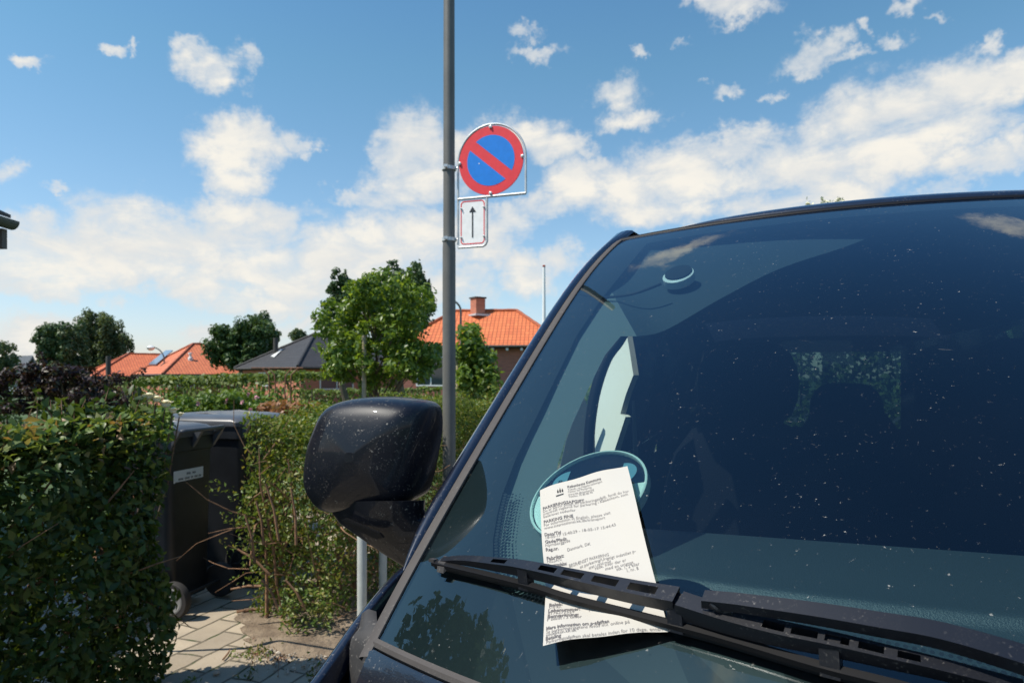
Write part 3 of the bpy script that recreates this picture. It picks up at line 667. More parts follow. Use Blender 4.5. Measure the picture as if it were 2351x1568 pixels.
line('www.kk.dk/parkering', za(542, 548), za(940, 445), .045); line('Telefon: 70 80 80 90', za(548, 583), za(918, 485), .045)
line('PARKERINGSAFGIFT', za(125, 755), za(785, 620), .059, True); line('Du er blevet pålagt en parkeringsafgift, fordi du har', za(125, 800), za(1490, 465)); line('overtrådt reglerne for parkering i København, som', za(128, 840), za(1475, 515)); line('beskrevet nedenfor', za(132, 880), za(650, 775))
line('PARKING FINE', za(135, 960), za(612, 868), .059, True); line('For information in English, please visit', za(135, 1010), za(1185, 780)); line('www.international.kk.dk/transport', za(140, 1055), za(1095, 850))
line('Dato/Tid', za(145, 1155), za(405, 1110), .059, True); line('18-05-17 15:40:29 - 18-05-17 15:44:43', za(150, 1200), za(1265, 965)); line('Gade/Plads', za(150, 1265), za(490, 1200), .059, True); line('Nyrnberggade', za(152, 1315), za(545, 1225)); line('Reg.nr.', za(155, 1380), za(355, 1340), .059, True); line('Danmark, DK', za(488, 1365), za(868, 1275))
line('Fabrikat:', za(160, 1508), za(432, 1440), .059, True); line('NISSAN', za(165, 1545), za(385, 1495)); line('Overtrædelse:', za(165, 1605), za(470, 1550), .059, True)
line('BEGRÆNSET PARKERING', za(500, 1590), za(1160, 1450)); line('et parkering/Urigtigt indstillet p-', zb(735, 52), zb(1730, -170)); line('eret i strid med', zb(900, 82), zb(1290, -5)); line('råde, hvor der er', zb(1010, 105), zb(1560, -25)); line('med en urigtigt', zb(1195, 128), zb(1690, 20)); line('stk. 1, 2 eller', zb(1390, 140), zb(1795, 50)); line('1, nr. 8', zb(1560, 165), zb(1775, 125))
M_INK = [pbr('thermal_ink', (.19, .175, .17), .8), pbr('thermal_ink_bold', (.13, .12, .12), .8)]; TX.build('printed_text', M_INK, ticket); TX = MB()
line('Beløb:', zb(220, 742), zb(440, 700), .059, True); line('510 Kr.', zb(220, 795), zb(435, 755)); line('11:30', zb(885, 815), zb(1070, 775)); line('Løbenummer:', zb(215, 860), zb(745, 780), .059, True); line('8176277559', zb(215, 915), zb(655, 845)); line('Bemærkning:', zb(213, 980), zb(735, 905), .059, True); line('P tilladt i 3 timer', zb(210, 1035), zb(790, 945))
line('Mere information om p-afgiften', zb(208, 1212), zb(1270, 1040), .059, True); line('Se parkeringsvagtens fotos mv. online på', zb(212, 1280), zb(1620, 1040)); line('pbutikken.kk.dk', zb(218, 1338), zb(740, 1245)); line('Betaling', zb(215, 1415), zb(492, 1360), .059, True); line('Parkeringsafgiften skal betales inden for 10 dage, enten', zb(230, 1482), zb(2150, 1110))
TX.build('printed_text', M_INK, ticket)
LG = MB()
for k in range(3):
    s0, t0 = za(385 + k * 36, 515 - k * 9); w_, h_ = .017, .026 + (.008 if k == 1 else 0)
    LG.add([paper(s0 + x * w_, t0 + y * h_ / 1, .0006) for x, y in ((-.5, 0), (.5, 0), (.45, -.6), (.2, -.75), (0, -1.15), (-.2, -.75), (-.45, -.6))], [tuple(range(7))])
s0, t0 = za(412, 530)
for j in range(2): LG.add([paper(s0 - .045, t0 + .006 + j * .006, .0006), paper(s0 + .045, t0 + .003 + j * .006, .0006), paper(s0 + .042, t0 + .006 + j * .006, .0006), paper(s0 - .042, t0 + .009 + j * .006, .0006)], [(0, 1, 2, 3)])
LG.build('printed_crest', pbr('thermal_ink_black', (.02, .02, .02), .8), ticket)

# ================================================================== parking disc behind the glass
dc = on_glass(1349, 1132, -.012); DM = Matrix.Translation(dc) @ normal_at(1349, 1146).to_track_quat('Z', 'Y').to_matrix().to_4x4()
nd = normal_at(1349, 1146); xa = (on_glass(1480, 1125, -.012) - on_glass(1220, 1160, -.012)).normalized(); ya = nd.cross(xa).normalized(); xa = ya.cross(nd)
DM = Matrix.Translation(dc) @ Matrix((xa, ya, nd)).transposed().to_4x4()
disc = thing('parking_disc', dc, 'round parking disc with a pale rim stuck inside the windscreen behind the ticket', 'parking disc')
RD = .081
MB().lathe([(RD, -.012), (RD + .0012, -.010), (RD + .0012, .002), (RD, .003), (RD - .0017, .003), (RD - .0024, .001), (RD - .0024, -.012)], DM, 64).build('rim', pbr('pale_teal_plastic', (.75, .85, .78), .35), disc, smooth=50)
def dpoly(pts, z): return [DM @ Vector((x, y, z)) for x, y in pts]
arc = lambda a0, a1, r, n=28, cx=0, cy=0: [(cx + r * math.cos(R(a0 + (a1 - a0) * k / n)), cy + r * math.sin(R(a0 + (a1 - a0) * k / n))) for k in range(n + 1)]
MB().add(dpoly(arc(0, 352, RD - .003, 44), -.002), [tuple(range(45))]).build('dial', pbr('navy_dial_gloss', (.008, .016, .036), .25, spec=.3), disc)
a_ = -6
MB().add(dpoly(arc(180 + a_, 360 - a_, RD - .0038), -.0012), [tuple(range(29))]).build('lower_panel', pbr('pale_mint_panel', (.80, .90, .82), .4), disc)
lb = pbr('teal_window', (.16, .34, .42), .35)
for sx in (-1, 1):
    MB().add(dpoly([(sx * .040, .010), (sx * .040, .052)] + [(sx * (.040 + .022 * math.sin(R(180 * k / 14))), .031 + .021 * math.cos(R(180 * k / 14))) for k in range(15)][0:], -.001), [tuple(range(17))]).build('dial_window', lb, disc)
vs, fs = text_mesh('P:'); MB().add(dpoly([(-.054 + x * .014, .026 + y * .013) for x, y in vs], -.0004), fs).build('dial_letter', M_RUBBER, disc)
# ================================================================== ground, road, pavement
KERB_L, HEDGE_L, HEDGE_P = -0.80, -2.07, -2.39
def gz(x, y): return -.035 * min(30, max(0, -x - 5)) * min(1, max(0, (y - 12) / 20))
M_GRASS = pbr('lawn', (.05, .085, .022), .9, var=.4, vscale=1.5, bump=.6, bscale=40)
M_ASPH = pbr('asphalt', (.055, .055, .057), .9, var=.25, vscale=3, bump=.5, bscale=250)
M_SOIL = pbr('dry_soil', (.30, .235, .165), .95, col2=(.15, .11, .075), vscale=7, bump=1.0, bscale=45, bdist=.02)
M_CONC = pbr('kerb_concrete', (.36, .34, .31), .85, var=.2, vscale=9, bump=.3, bscale=80)
def paver_mat():
    m = bpy.data.materials.new('paving_slabs'); m.use_nodes = True; n = NT(m.node_tree); b = n.n['Principled BSDF']
    tc = n.node('ShaderNodeTexCoord').outputs['Object']; mp = n.node('ShaderNodeMapping'); n.put(mp.inputs[0], n.vmath('ADD', tc, n.vmath('MULTIPLY', n.vmath('SUBTRACT', n.noise(tc, 3, 2, .5, out='Color'), (.5, .5, .5)), (.075, .075, 0))))
    mp.inputs['Rotation'].default_value = (0, 0, -(R(90) - PSI))
    br = n.node('ShaderNodeTexBrick'); n.l.new(mp.outputs[0], br.inputs['Vector'])
    br.inputs['Scale'].default_value = 1; br.inputs['Brick Width'].default_value = .30; br.inputs['Row Height'].default_value = .15; br.inputs['Mortar Size'].default_value = .009; br.inputs['Mortar Smooth'].default_value = .5
    br.inputs['Color1'].default_value = (.50, .42, .31, 1); br.inputs['Color2'].default_value = (.30, .25, .185, 1); br.inputs['Mortar'].default_value = (.10, .085, .055, 1); br.offset = .5
    st_ = n.smooth(n.noise(tc, 4, 6, .65), .3, .75); fine = n.noise(tc, 120, 4, .7)
    c = n.mix(n.math('MULTIPLY', st_, .45), br.outputs['Color'], (.24, .20, .15)); c = n.mix(n.math('MULTIPLY', n.smooth(fine, .5, .75), .35), c, (.52, .45, .36))
    moss = n.math('MULTIPLY', br.outputs['Fac'], n.smooth(n.noise(tc, 7, 3, .6), .5, .62)); c = n.mix(n.math('MULTIPLY', moss, .8), c, (.045, .075, .02))
    n.put(b.inputs['Base Color'], c); b.inputs['Roughness'].default_value = .9
    bp = n.node('ShaderNodeBump'); bp.inputs['Strength'].default_value = .7; bp.inputs['Distance'].default_value = .012
    n.put(bp.inputs['Height'], n.math('ADD', n.math('MULTIPLY', br.outputs['Fac'], -1.0), n.math('MULTIPLY', fine, .35))); n.l.new(bp.outputs[0], b.inputs['Normal']); return m
def struct(mb, name, mat, smooth=False): return tag(mb.build(name, mat, None, smooth), kind='structure')
ls = sorted(set([-600, -300, -150] + list(np.linspace(-100, -4, 40)) + [-3, HEDGE_L, KERB_L - .13, KERB_L - .12, 0, 3, 5.6, 5.7, 8, 12, 20, 50, 150, 600])); bs = [-600, -200, -50, -10, 0, 5, 12] + list(np.linspace(14, 60, 20)) + [80, 120, 200, 400, 1200]
struct(MB().loft([[(lambda p, l: Vector((p.x, p.y, (gz(p.x, p.y) - .02) if l <= KERB_L - .125 else (-.14 if l <= 5.65 else -.02))))(car(l, b, 0), l) for l in ls] for b in bs]), 'ground', M_GRASS)
def strip(l0, l1, z, b0=-40, b1=70): return MB().add([car(l0, b0, z), car(l1, b0, z), car(l1, b1, z), car(l0, b1, z)], [(0, 1, 2, 3)])
struct(strip(KERB_L, 5.6, -.11), 'road', M_ASPH)
struct(strip(HEDGE_L - .02, KERB_L - .12, 0.0), 'pavement', paver_mat())
struct(MB().box(car(KERB_L - .06, 15, -.05), (.12, 110, .11), -PSI), 'kerb', M_CONC)
# path through the gap in the hedge to the bins
M_PAVE = bpy.data.materials['paving_slabs']
struct(MB().add([car(-4.6, 1.8, -.004), car(HEDGE_L - .015, 1.8, -.004), car(HEDGE_L - .015, 6.0, -.004), car(-4.6, 6.0, -.004)], [(0, 1, 2, 3)]), 'path', M_PAVE)
# soil bed under the right hedge, with an uneven front edge over the slabs
bed = []; NB = 70
for i in range(NB + 1):
    b = 2.84 + 9 * (i / NB) ** 1.7; e = .30 + .10 * math.sin(i * 1.7) * random.uniform(.5, 1.2) + .05 * math.sin(i * .6); e *= 1 if i > 3 else i / 4 + .1
    lf = HEDGE_L - .30 - .45 * min(1, max(0, b - 2.84) / .4) + .04 * math.sin(i * 2.3); hh = min(1, i / 4); bed.append([car(lf, b, .0012), car(HEDGE_L - .2, b, .002 + .03 * hh), car(HEDGE_L + e * .5, b, .002 + .02 * hh), car(HEDGE_L + e, b, .0012)])
struct(MB().loft(bed), 'soil_bed', M_SOIL, 60)

# ================================================================== foliage materials
G_PRIVET = leaf_mat('privet_leaves', [(0.0308, 0.061, 0.0154), (0.0434, 0.083, 0.0176), (0.0644, 0.1098, 0.022), (0.0378, 0.0683, 0.0187), (0.0924, 0.1403, 0.0297), (0.0532, 0.0976, 0.0198), (0.14, 0.183, 0.044), (0.0644, 0.1098, 0.0209)], .30, .42, .32)
G_BOX = leaf_mat('small_hedge_leaves', [(0.0836, 0.1455, 0.024), (0.1232, 0.194, 0.032), (0.1672, 0.2328, 0.04), (0.0704, 0.1261, 0.022), (0.22, 0.2619, 0.055), (0.2552, 0.2425, 0.07)], .35, .45)
G_PEAR = leaf_mat('pear_leaves', [(0.0903, 0.1669, 0.0297), (0.1312, 0.2225, 0.0386), (0.1805, 0.2781, 0.0505), (0.0737, 0.1391, 0.0267), (0.2297, 0.3198, 0.0594)], .45, .38, .45)
G_LEAF2 = leaf_mat('shade_tree_leaves', [(0.048, 0.0936, 0.0288), (0.0696, 0.126, 0.036), (0.09, 0.15, 0.0396), (0.0576, 0.1056, 0.036)], .25, .5)
G_DARK = leaf_mat('dark_tree_leaves', [(0.0468, 0.091, 0.0338), (0.0676, 0.117, 0.039), (0.091, 0.143, 0.0494), (0.0546, 0.104, 0.0416)], .2, .55)
G_BIRCH = leaf_mat('birch_leaves', [(0.0754, 0.1105, 0.0494), (0.1014, 0.143, 0.0598), (0.1235, 0.1625, 0.065), (0.0858, 0.1235, 0.0546)], .3, .55)
G_HEDGE = leaf_mat('garden_hedge_leaves', [(0.1, 0.1522, 0.029), (0.1417, 0.1958, 0.0348), (0.1834, 0.232, 0.0435), (0.0834, 0.1305, 0.029)], .32, .5)
G_PURPLE = leaf_mat('purple_leaves', [(.030, .014, .018), (.045, .022, .024), (.022, .012, .014), (.06, .035, .03), (.05, .05, .02)], .25, .45)
G_ROSE = leaf_mat('rose_leaves', [(0.075, 0.144, 0.024), (0.12, 0.198, 0.0312), (0.1575, 0.24, 0.0408), (0.09, 0.156, 0.0264)], .35, .45)
M_TWIG = pbr('hedge_twigs', (.26, .145, .08), .85, var=.35, vscale=30)
M_BARK = pbr('bark', (.14, .105, .075), .9, var=.35, vscale=14, bump=.6, bscale=40)
M_STAKE = pbr('weathered_stake', (.40, .33, .23), .85, var=.25, vscale=12)

def hedge_cloud(n, l0, l1, b0, b1, zt, depth, top_wave=.03, z0=.02, inner=.25):
    """points through the outer layer of a clipped hedge, with outward normals, in van-aligned coordinates"""
    Lb, Ll = b1 - b0, l1 - l0; A_f, A_t, A_e = Lb * zt, Lb * Ll, Ll * zt; tot = 2 * A_f + A_t * 1.4 + 2 * A_e
    P_, N_ = [], []
    for k in range(n):
        r_ = random.random() * tot; dd = abs(random.gauss(0, depth)) if random.random() > inner else random.random() * Ll * .5
        lump = .035
        if r_ < A_f: p, q = (l1 - dd, random.uniform(b0, b1), random.uniform(z0, zt)), (1, 0, .25)
        elif r_ < 2 * A_f: p, q = (l0 + dd, random.uniform(b0, b1), random.uniform(z0, zt)), (-1, 0, .25)
        elif r_ < 2 * A_f + A_t * 1.4: p, q = (random.uniform(l0, l1), random.uniform(b0, b1), zt - dd), (0, 0, 1)
        elif r_ < 2 * A_f + A_t * 1.4 + A_e: p, q = (random.uniform(l0, l1), b0 + dd, random.uniform(z0, zt)), (0, -1, .25)
        else: p, q = (random.uniform(l0, l1), b1 - dd, random.uniform(z0, zt)), (0, 1, .25)
        w = lump * (math.sin(p[1] * 5.1 + p[2] * 6.3) + math.sin(p[1] * 11.7 - p[2] * 9 + p[0] * 7)) + random.gauss(0, .012)
        zz = p[2] + top_wave * math.sin(p[1] * 3.1) * (p[2] / zt)
        P_.append(car(p[0] + q[0] * w, p[1] + q[1] * w, zz + q[2] * w)); N_.append(car(*q))
    return np.array([tuple(p) for p in P_]), np.array([tuple(q) for q in N_])
def twigs(n, l0, l1, b0, b1, zt, mb, r=(.003, .008), up=.5, wild=.25):
    for k in range(n):
        p = car(random.uniform(l0, l1), random.uniform(b0, b1), random.uniform(.0, zt * .75)); L_ = random.uniform(.15, .45); d = Vector((random.gauss(0, 1), random.gauss(0, 1), random.gauss(up, .6))).normalized(); q = [p]
        for j in range(3): d = (d + Vector((random.gauss(0, wild), random.gauss(0, wild), random.gauss(.05, wild)))).normalized(); q.append(q[-1] + d * L_ / 3)
        a = random.uniform(*r); mb.tube(q, [a, a * .8, a * .6, a * .3], 5)

# --- left privet hedge: stands between the pavement and the garden, end at the path
h = thing('privet_hedge', car(HEDGE_P - .3, 1.2, 0), 'dark leafy privet hedge with large oval leaves left of the path', 'hedge')
B_END = 2.35
P_, N_ = hedge_cloud(27000, HEDGE_P - .36, HEDGE_P - .02, -1.2, B_END, 1.24, .05)
P2, N2 = hedge_cloud(9000, HEDGE_P - .36, HEDGE_P - .02, .9, B_END, 1.25, .03, inner=.05)
P_, N_ = np.concatenate([P_, P2]), np.concatenate([N_, N2])
rd = np.clip((P_[:, 2] - 1.0) / .25, 0, 1) ** 2 * .13; ld = P_[:, 0] * CS - P_[:, 1] * SN - (HEDGE_P - .22); rd = rd * np.clip(ld / .2, -1, 1); P_[:, 0] -= rd * CS; P_[:, 1] += rd * SN; N_[P_[:, 2] > .95] += np.array([0, 0, .8])
P3_, N3_ = hedge_cloud(6000, HEDGE_P - .36, HEDGE_P - .02, -10, -1.2, 1.24, .06)
sz = rng.uniform(.030, .062, len(P_)); top = P_[:, 2] > 1.17; N_[top] *= .6
lz = np.clip(-(P_[:, 0] * CS - P_[:, 1] * SN - (HEDGE_P - .02)) / .34, 0, 1); P_[:, 2] -= .11 * lz * np.clip(P_[:, 2] - .6, 0, 1)
sp = []; 
mbt = MB(); twigs(220, HEDGE_P - .36, HEDGE_P - .1, -.6, B_END - .08, 1.1, mbt, wild=.2)
for k in range(26):   # shoots standing above the clipped top
    p = car(random.uniform(HEDGE_P - .35, HEDGE_P - .08), random.uniform(.9, B_END), 1.2); q = p + Vector((random.gauss(0, .03), random.gauss(0, .03), random.uniform(.06, .17))); mbt.tube([p, q], [.003, .0015], 5)
    for j in range(5): sp.append(p.lerp(q, .3 + .16 * j) + Vector((random.gauss(0, .012), random.gauss(0, .012), 0)))
mbt.build('branches', M_TWIG, h)
sp = np.array([tuple(p) for p in sp])
leaves('foliage', np.concatenate([P_, P3_, sp]), np.concatenate([N_, N3_, rng.normal(size=(len(sp), 3))]), np.concatenate([sz, rng.uniform(.07, .1, len(P3_)), rng.uniform(.04, .07, len(sp))]), G_PRIVET, h, True, .5, .6)
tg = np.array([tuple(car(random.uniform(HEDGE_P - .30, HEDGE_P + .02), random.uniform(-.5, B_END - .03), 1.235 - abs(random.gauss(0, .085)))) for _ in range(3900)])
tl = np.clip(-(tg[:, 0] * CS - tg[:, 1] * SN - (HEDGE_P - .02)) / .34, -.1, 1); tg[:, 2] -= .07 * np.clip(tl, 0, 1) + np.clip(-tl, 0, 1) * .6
leaves('sunlit_tone_top', tg, np.tile([-.25, -.25, .9], (len(tg), 1)) + rng.normal(scale=.35, size=(len(tg), 3)), rng.uniform(.03, .062, len(tg)), leaf_mat('privet_leaves_sunlit_tone', [(.10, .17, .04), (.14, .21, .055), (.18, .245, .07), (.12, .19, .05), (.22, .25, .10), (.30, .19, .10)], .35, .42, .35), h, True, .5, .4)  # paler leaf colours put the sunlit band into the hedge top

# --- right hedge: small leaves and bare twigs, running on behind the pole
h2 = thing('clipped_hedge', car(HEDGE_L - .35, 4.5, 0), 'sunlit small-leaved hedge with bare brown twigs right of the path', 'hedge')
B0 = 3.20
P_, N_ = hedge_cloud(60000, HEDGE_L - .68, HEDGE_L - .03, B0, 6.0, 1.19, .07, inner=.45)
P2, N2 = hedge_cloud(9000, HEDGE_L - .70, HEDGE_L - .03, 6.0, 16, 1.21, .05)
keep = (rng.random(len(P_)) < .55 + .45 * np.clip(P_[:, 2] / .9, 0, 1)); P_, N_ = P_[keep], N_[keep]
mbt = MB(); twigs(380, HEDGE_L - .67, HEDGE_L - .02, B0, B0 + 1.2, 1.25, mbt, (.0022, .0065)); twigs(120, HEDGE_L - .6, HEDGE_L - .05, B0 + 1.2, 7, 1.2, mbt)
for k in range(24):  # stems rising from the ground
    p = car(random.uniform(HEDGE_L - .62, HEDGE_L - .1), B0 + random.uniform(.02, 1.4) , .0); q = [p]; d = Vector((random.gauss(0, .2), random.gauss(0, .2), 1))
    for j in range(5): d = (d + Vector((random.gauss(0, .18), random.gauss(0, .18), 0))).normalized(); q.append(q[-1] + d * .2)
    mbt.tube(q, [.011, .009, .008, .006, .005, .003], 6)
for (x0, y0, x1, y1, Y) in ((585,1290,562,1180,3.75),(605,1250,588,1150,3.75),(640,1240,610,1110,3.7),(680,1250,668,1120,3.7),(600,1345,530,1352,3.75),(700,1400,655,1330,3.6),(620,1320,545,1260,3.8),(640,1400,600,1330,3.7)):
    a, b = at(x0, y0, Y), at(x1, y1, Y); mbt.tube([a, a.lerp(b, .5) + Vector((.01, 0, .01)), b], [.008, .0065, .005], 6)
mbt.build('branches', M_TWIG, h2)
# side shoots sticking out over the path
sh_p = []
for (x, y, Y) in ((490,1112,3.9),(505,1120,3.88),(520,1128,3.86),(540,1140,3.85),(555,1155,3.85),(520,1185,3.9),(530,1195,3.88),(548,1200,3.86),(520,1255,3.8),(535,1262,3.8),(560,1270,3.8),(545,1330,3.75),(570,1300,3.75),(585,1290,3.75)):
    c_ = at(x, y, Y)
    for j in range(9): sh_p.append(c_ + Vector(rng.normal(scale=.022, size=3)))
low = np.array([tuple(at(rng.uniform(640, 760), rng.uniform(1350, 1455), rng.uniform(3.55, 3.8))) for _ in range(520)]); low[:, 2] = np.clip(low[:, 2], .01, 1)
sh_p = np.array([tuple(p) for p in sh_p])
leaves('foliage', np.concatenate([P_, P2, sh_p, low]), np.concatenate([N_, N2, rng.normal(size=(len(sh_p), 3)) + np.array([0, -.5, .8]), np.tile([0, -.4, .9], (520, 1))]), np.concatenate([rng.uniform(.018, .040, len(P_)), rng.uniform(.04, .065, len(P2)), rng.uniform(.016, .032, len(sh_p)), rng.uniform(.018, .034, 520)]), G_BOX, h2, True, .5, .4)

# ================================================================== trees
def blob_points(n, clusters, shell=.55):
    """leaf positions in a crown made of many uneven clumps: (centre, radius xyz)"""
    wts = np.array([c[1][0] * c[1][2] for c in clusters]); ids = rng.choice(len(clusters), n, p=wts / wts.sum())
    c = np.array([tuple(k[0]) for k in clusters])[ids]; r_ = np.array([k[1] for k in clusters])[ids]
    d = rng.normal(size=(n, 3)); d /= np.linalg.norm(d, axis=1)[:, None]; m = np.where(rng.random(n) < .7, rng.uniform(shell, 1.05, n), rng.uniform(.1, 1, n))
    return c + d * r_ * m[:, None], d
def outline_clusters(poly, Y, n, rad, depth, jitter=.3):
    """clump centres filling a crown whose silhouette follows poly (picture outline at distance Y)"""
    xs, ys = [p[0] for p in poly], [p[1] for p in poly]; out = []; mxx, mxy = (min(xs) + max(xs)) / 2, (min(ys) + max(ys)) / 2; pr_ = rad * F_PX / Y * .75; kx, ky = max(.3, 1 - pr_ / ((max(xs) - min(xs)) / 2)), max(.3, 1 - pr_ / ((max(ys) - min(ys)) / 2)); poly = [(mxx + (x - mxx) * kx, mxy + (y - mxy) * ky) for x, y in poly]; xs, ys = [p[0] for p in poly], [p[1] for p in poly]
    def inside(x, y):
        c = False; j = len(poly) - 1
        for i in range(len(poly)):
            if (ys[i] > y) != (ys[j] > y) and x < (xs[j] - xs[i]) * (y - ys[i]) / (ys[j] - ys[i]) + xs[i]: c = not c
            j = i
        return c
    while len(out) < n:
        x, y = random.uniform(min(xs), max(xs)), random.uniform(min(ys), max(ys))
        if inside(x, y):
            r_ = rad * random.uniform(.6, 1.25); p = at(x, y, Y) + Vector((0, random.uniform(-1, 1) * depth, 0)); out.append((p, (r_, r_, r_ * random.uniform(.7, 1.0))))
    return out
def tree(name, label, poly, Y, ncl, rad, depth, nleaf, lsize, mat, base_px=None, trunk=.08, group=None, fold=False, cat='tree', updir=.3, asp=.55, limbs=10, droop=0.0, tips=()):
    xs = [p[0] for p in poly]; cx = base_px if base_px is not None else sum(xs) / len(xs); b0 = at(cx, HOR, Y); b0.z = gz(b0.x, b0.y) - .02
    t = thing(name, b0, label, cat, group); cl = outline_clusters(poly, Y, ncl, rad, depth); top = max(c[0].z for c in cl)
    p, d = blob_points(nleaf, cl)
    for tx, ty, hh, rr in tips:
        q0 = at(tx, ty, Y); k = rng.random(420) ** .7; an = rng.random(420) * 6.283; rad_ = rr * k * np.sqrt(rng.random(420)) * (1 + .35 * np.sin(k * 40)); p = np.concatenate([p, np.stack([q0.x + rad_ * np.cos(an), q0.y + rad_ * np.sin(an), q0.z - hh * k - .25 * rad_], 1)]); d = np.concatenate([d, np.stack([np.cos(an), np.sin(an), np.full(420, .3)], 1)])
    nleaf = len(p)
    if droop: p[:, 2] -= rng.exponential(droop, len(p)) * (rng.random(len(p)) < .5)
    p[:, 2] = np.maximum(p[:, 2], b0.z + .05)
    d[:, 2] += .5; leaves('crown', p, d, rng.uniform(.7, 1.3, nleaf) * lsize, mat, t, fold, asp, updir)
    mb = MB(); zt = b0.z + (top - b0.z) * .85; pts_ = [b0 + Vector((random.gauss(0, trunk * .6), random.gauss(0, trunk * .6), (zt - b0.z) * k / 6)) if k else b0 for k in range(7)]
    mb.tube(pts_, [trunk * (1 - .13 * k) for k in range(7)], 8)
    for c in random.sample(cl, min(limbs, len(cl))):
        z = max(b0.z + (zt - b0.z) * .2, c[0].z - (c[0] - b0).xy.length * .8 - .2); k = min(5.9, max(.5, (z - b0.z) / (zt - b0.z) * 6)); s = pts_[int(k)].lerp(pts_[int(k) + 1], k % 1)
        mb.tube([s, s.lerp(c[0], .5) + Vector((0, 0, .05 * (c[0] - s).length)), c[0]], [trunk * .35, trunk * .22, trunk * .08], 6)
    mb.build('trunk', M_BARK, t); return t
# young fruit trees with stakes in the garden
tree('pear_tree', 'bushy young fruit tree with bright green leaves left of the pole', [(745,770),(745,695),(795,675),(810,640),(850,645),(880,620),(905,606),(930,635),(960,625),(992,660),(1010,690),(995,760),(1020,820),(1000,880),(930,890),(870,900),(800,905),(760,895),(722,850),(735,790),(715,790)], 6.8, 270, .09, .5, 12500, .058, G_PEAR, 862, .028, fold=True, updir=.2, asp=.55, limbs=26)
t = tree('pear_tree', 'narrow young fruit tree with a stake right of the pole', [(1035,810),(1055,770),(1072,748),(1088,720),(1104,752),(1112,795),(1140,845),(1158,865),(1165,915),(1050,925),(1030,870)], 8.2, 46, .14, .45, 2600, .085, G_PEAR, 1085, .03, fold=True, updir=.2, limbs=14)
for (x, y0, Y, lab, w_) in ((836, 770, 6.45, 'weathered wooden stake in front of the bushy fruit tree', .042), (1051, 806, 7.9, 'weathered wooden stake beside the narrow fruit tree right of the pole', .05)):
    p = at(x, y0, Y); b = Vector((p.x + .006, p.y, -.02)); MBk = MB().tube([b, b.lerp(p, .5) + Vector((-.004, 0, 0)), p], w_ / 2, 10)
    tag(MBk.build('tree_stake', M_STAKE, None, 50, loc=b), lab, 'stake', 'stakes of the young fruit trees')
FT = 'trees behind the gardens'
tree('spruce_tree', 'dark pointed conifer behind the left of the bushy fruit tree', [(738,740),(752,700),(765,650),(786,618),(800,632),(815,680),(830,760),(745,790)], 19, 190, .10, .7, 6500, .10, G_DARK, 790, .12, FT, tips=((793, 618, 1.2, .42), (770, 655, .8, .25), (808, 650, .8, .25)))
tree('larch_tree', 'tall dark feathery conifer rising behind the bushy fruit tree', [(830,700),(850,640),(885,610),(908,594),(925,618),(945,622),(960,592),(978,630),(1000,690),(985,760),(840,760)], 19, 300, .10, .8, 9500, .10, G_DARK, 920, .14, FT, droop=.1, tips=((910, 598, 1.2, .45), (963, 594, 1.2, .35), (883, 618, .9, .35), (940, 615, .9, .3), (985, 640, .8, .25)))
tree('shade_tree', 'dark rounded tree left of the grey gravel-roofed house, behind the red roof', [(475,800),(490,760),(520,745),(550,755),(575,735),(590,720),(605,718),(622,740),(635,765),(628,800),(600,830),(560,850),(500,850),(480,830)], 49, 230, .46, 1.6, 15000, .26, G_LEAF2, 550, .4, FT)
tree('dark_conifer', 'dark spiky tree top right behind the rounded dark tree', [(575,760),(585,725),(603,716),(620,735),(640,765),(630,790),(590,800)], 53, 60, .38, 1.2, 4200, .24, G_DARK, 607, .3, FT)
tree('broad_tree', 'dark broadleaf tree behind the purple shrub, left of the tall birch', [(95,800),(110,760),(135,735),(155,732),(170,750),(185,790),(190,840),(180,870),(100,870)], 66, 200, .50, 2.0, 15000, .31, G_DARK, 140, .4, FT)
tree('birch_tree', 'tall weeping birch with hanging branches behind the orange roofs', [(190,740),(205,710),(230,715),(255,720),(270,720),(278,760),(272,800),(262,840),(245,820),(225,850),(200,850),(186,800)], 74, 220, .50, 2.0, 15000, .31, G_BIRCH, 225, .3, FT, droop=1.5)
tree('birch_tree', 'small weeping birch right of the tall one, above the orange roof', [(278,775),(290,762),(298,775),(296,800),(290,806),(280,800)], 74, 18, .33, .9, 1500, .28, G_BIRCH, 287, .15, FT, droop=1.0)
tree('garden_tree', 'olive green tree at the far left edge before the grey gable house', [(-90,800),(-20,775),(5,800),(22,825),(20,860),(0,885),(-80,885)], 30, 44, .36, 1.2, 5000, .17, G_BIRCH, -30, .2, FT)
tree('distant_conifer', 'tiny distant conifer behind the black roof ridge', [(668,778),(680,755),(688,750),(695,765),(700,780)], 70, 14, .38, .8, 1000, .3, G_BIRCH, 684, .2, FT)
tree('flowering_tree', 'tree with creamy blossom tips just showing above the van roof', [(1780,560),(1840,508),(1880,500),(1930,496),(1990,520),(2080,580),(2150,700),(2150,860),(1700,860),(1700,640)], 13, 80, .22, 1.3, 4500, .12, G_ROSE, 1900, .1, tips=((1857, 474, .7, .14), (1895, 469, .7, .14), (1924, 467, .7, .14)))
bl = [at(x + random.gauss(0, 5), y + random.gauss(0, 4), 12.6) for x, y in ((1855,469),(1893,463),(1926,461),(1920,466),(1860,473)) for _ in range(16)]
ftr = [o for o in bpy.data.objects if o.name.startswith('flowering_tree')][0]
leaves('blossom', np.array([tuple(p) for p in bl]), rng.normal(size=(len(bl), 3)), rng.uniform(.04, .08, len(bl)), pbr('cream_blossom', (.75, .72, .5), .7), ftr, False, .8)

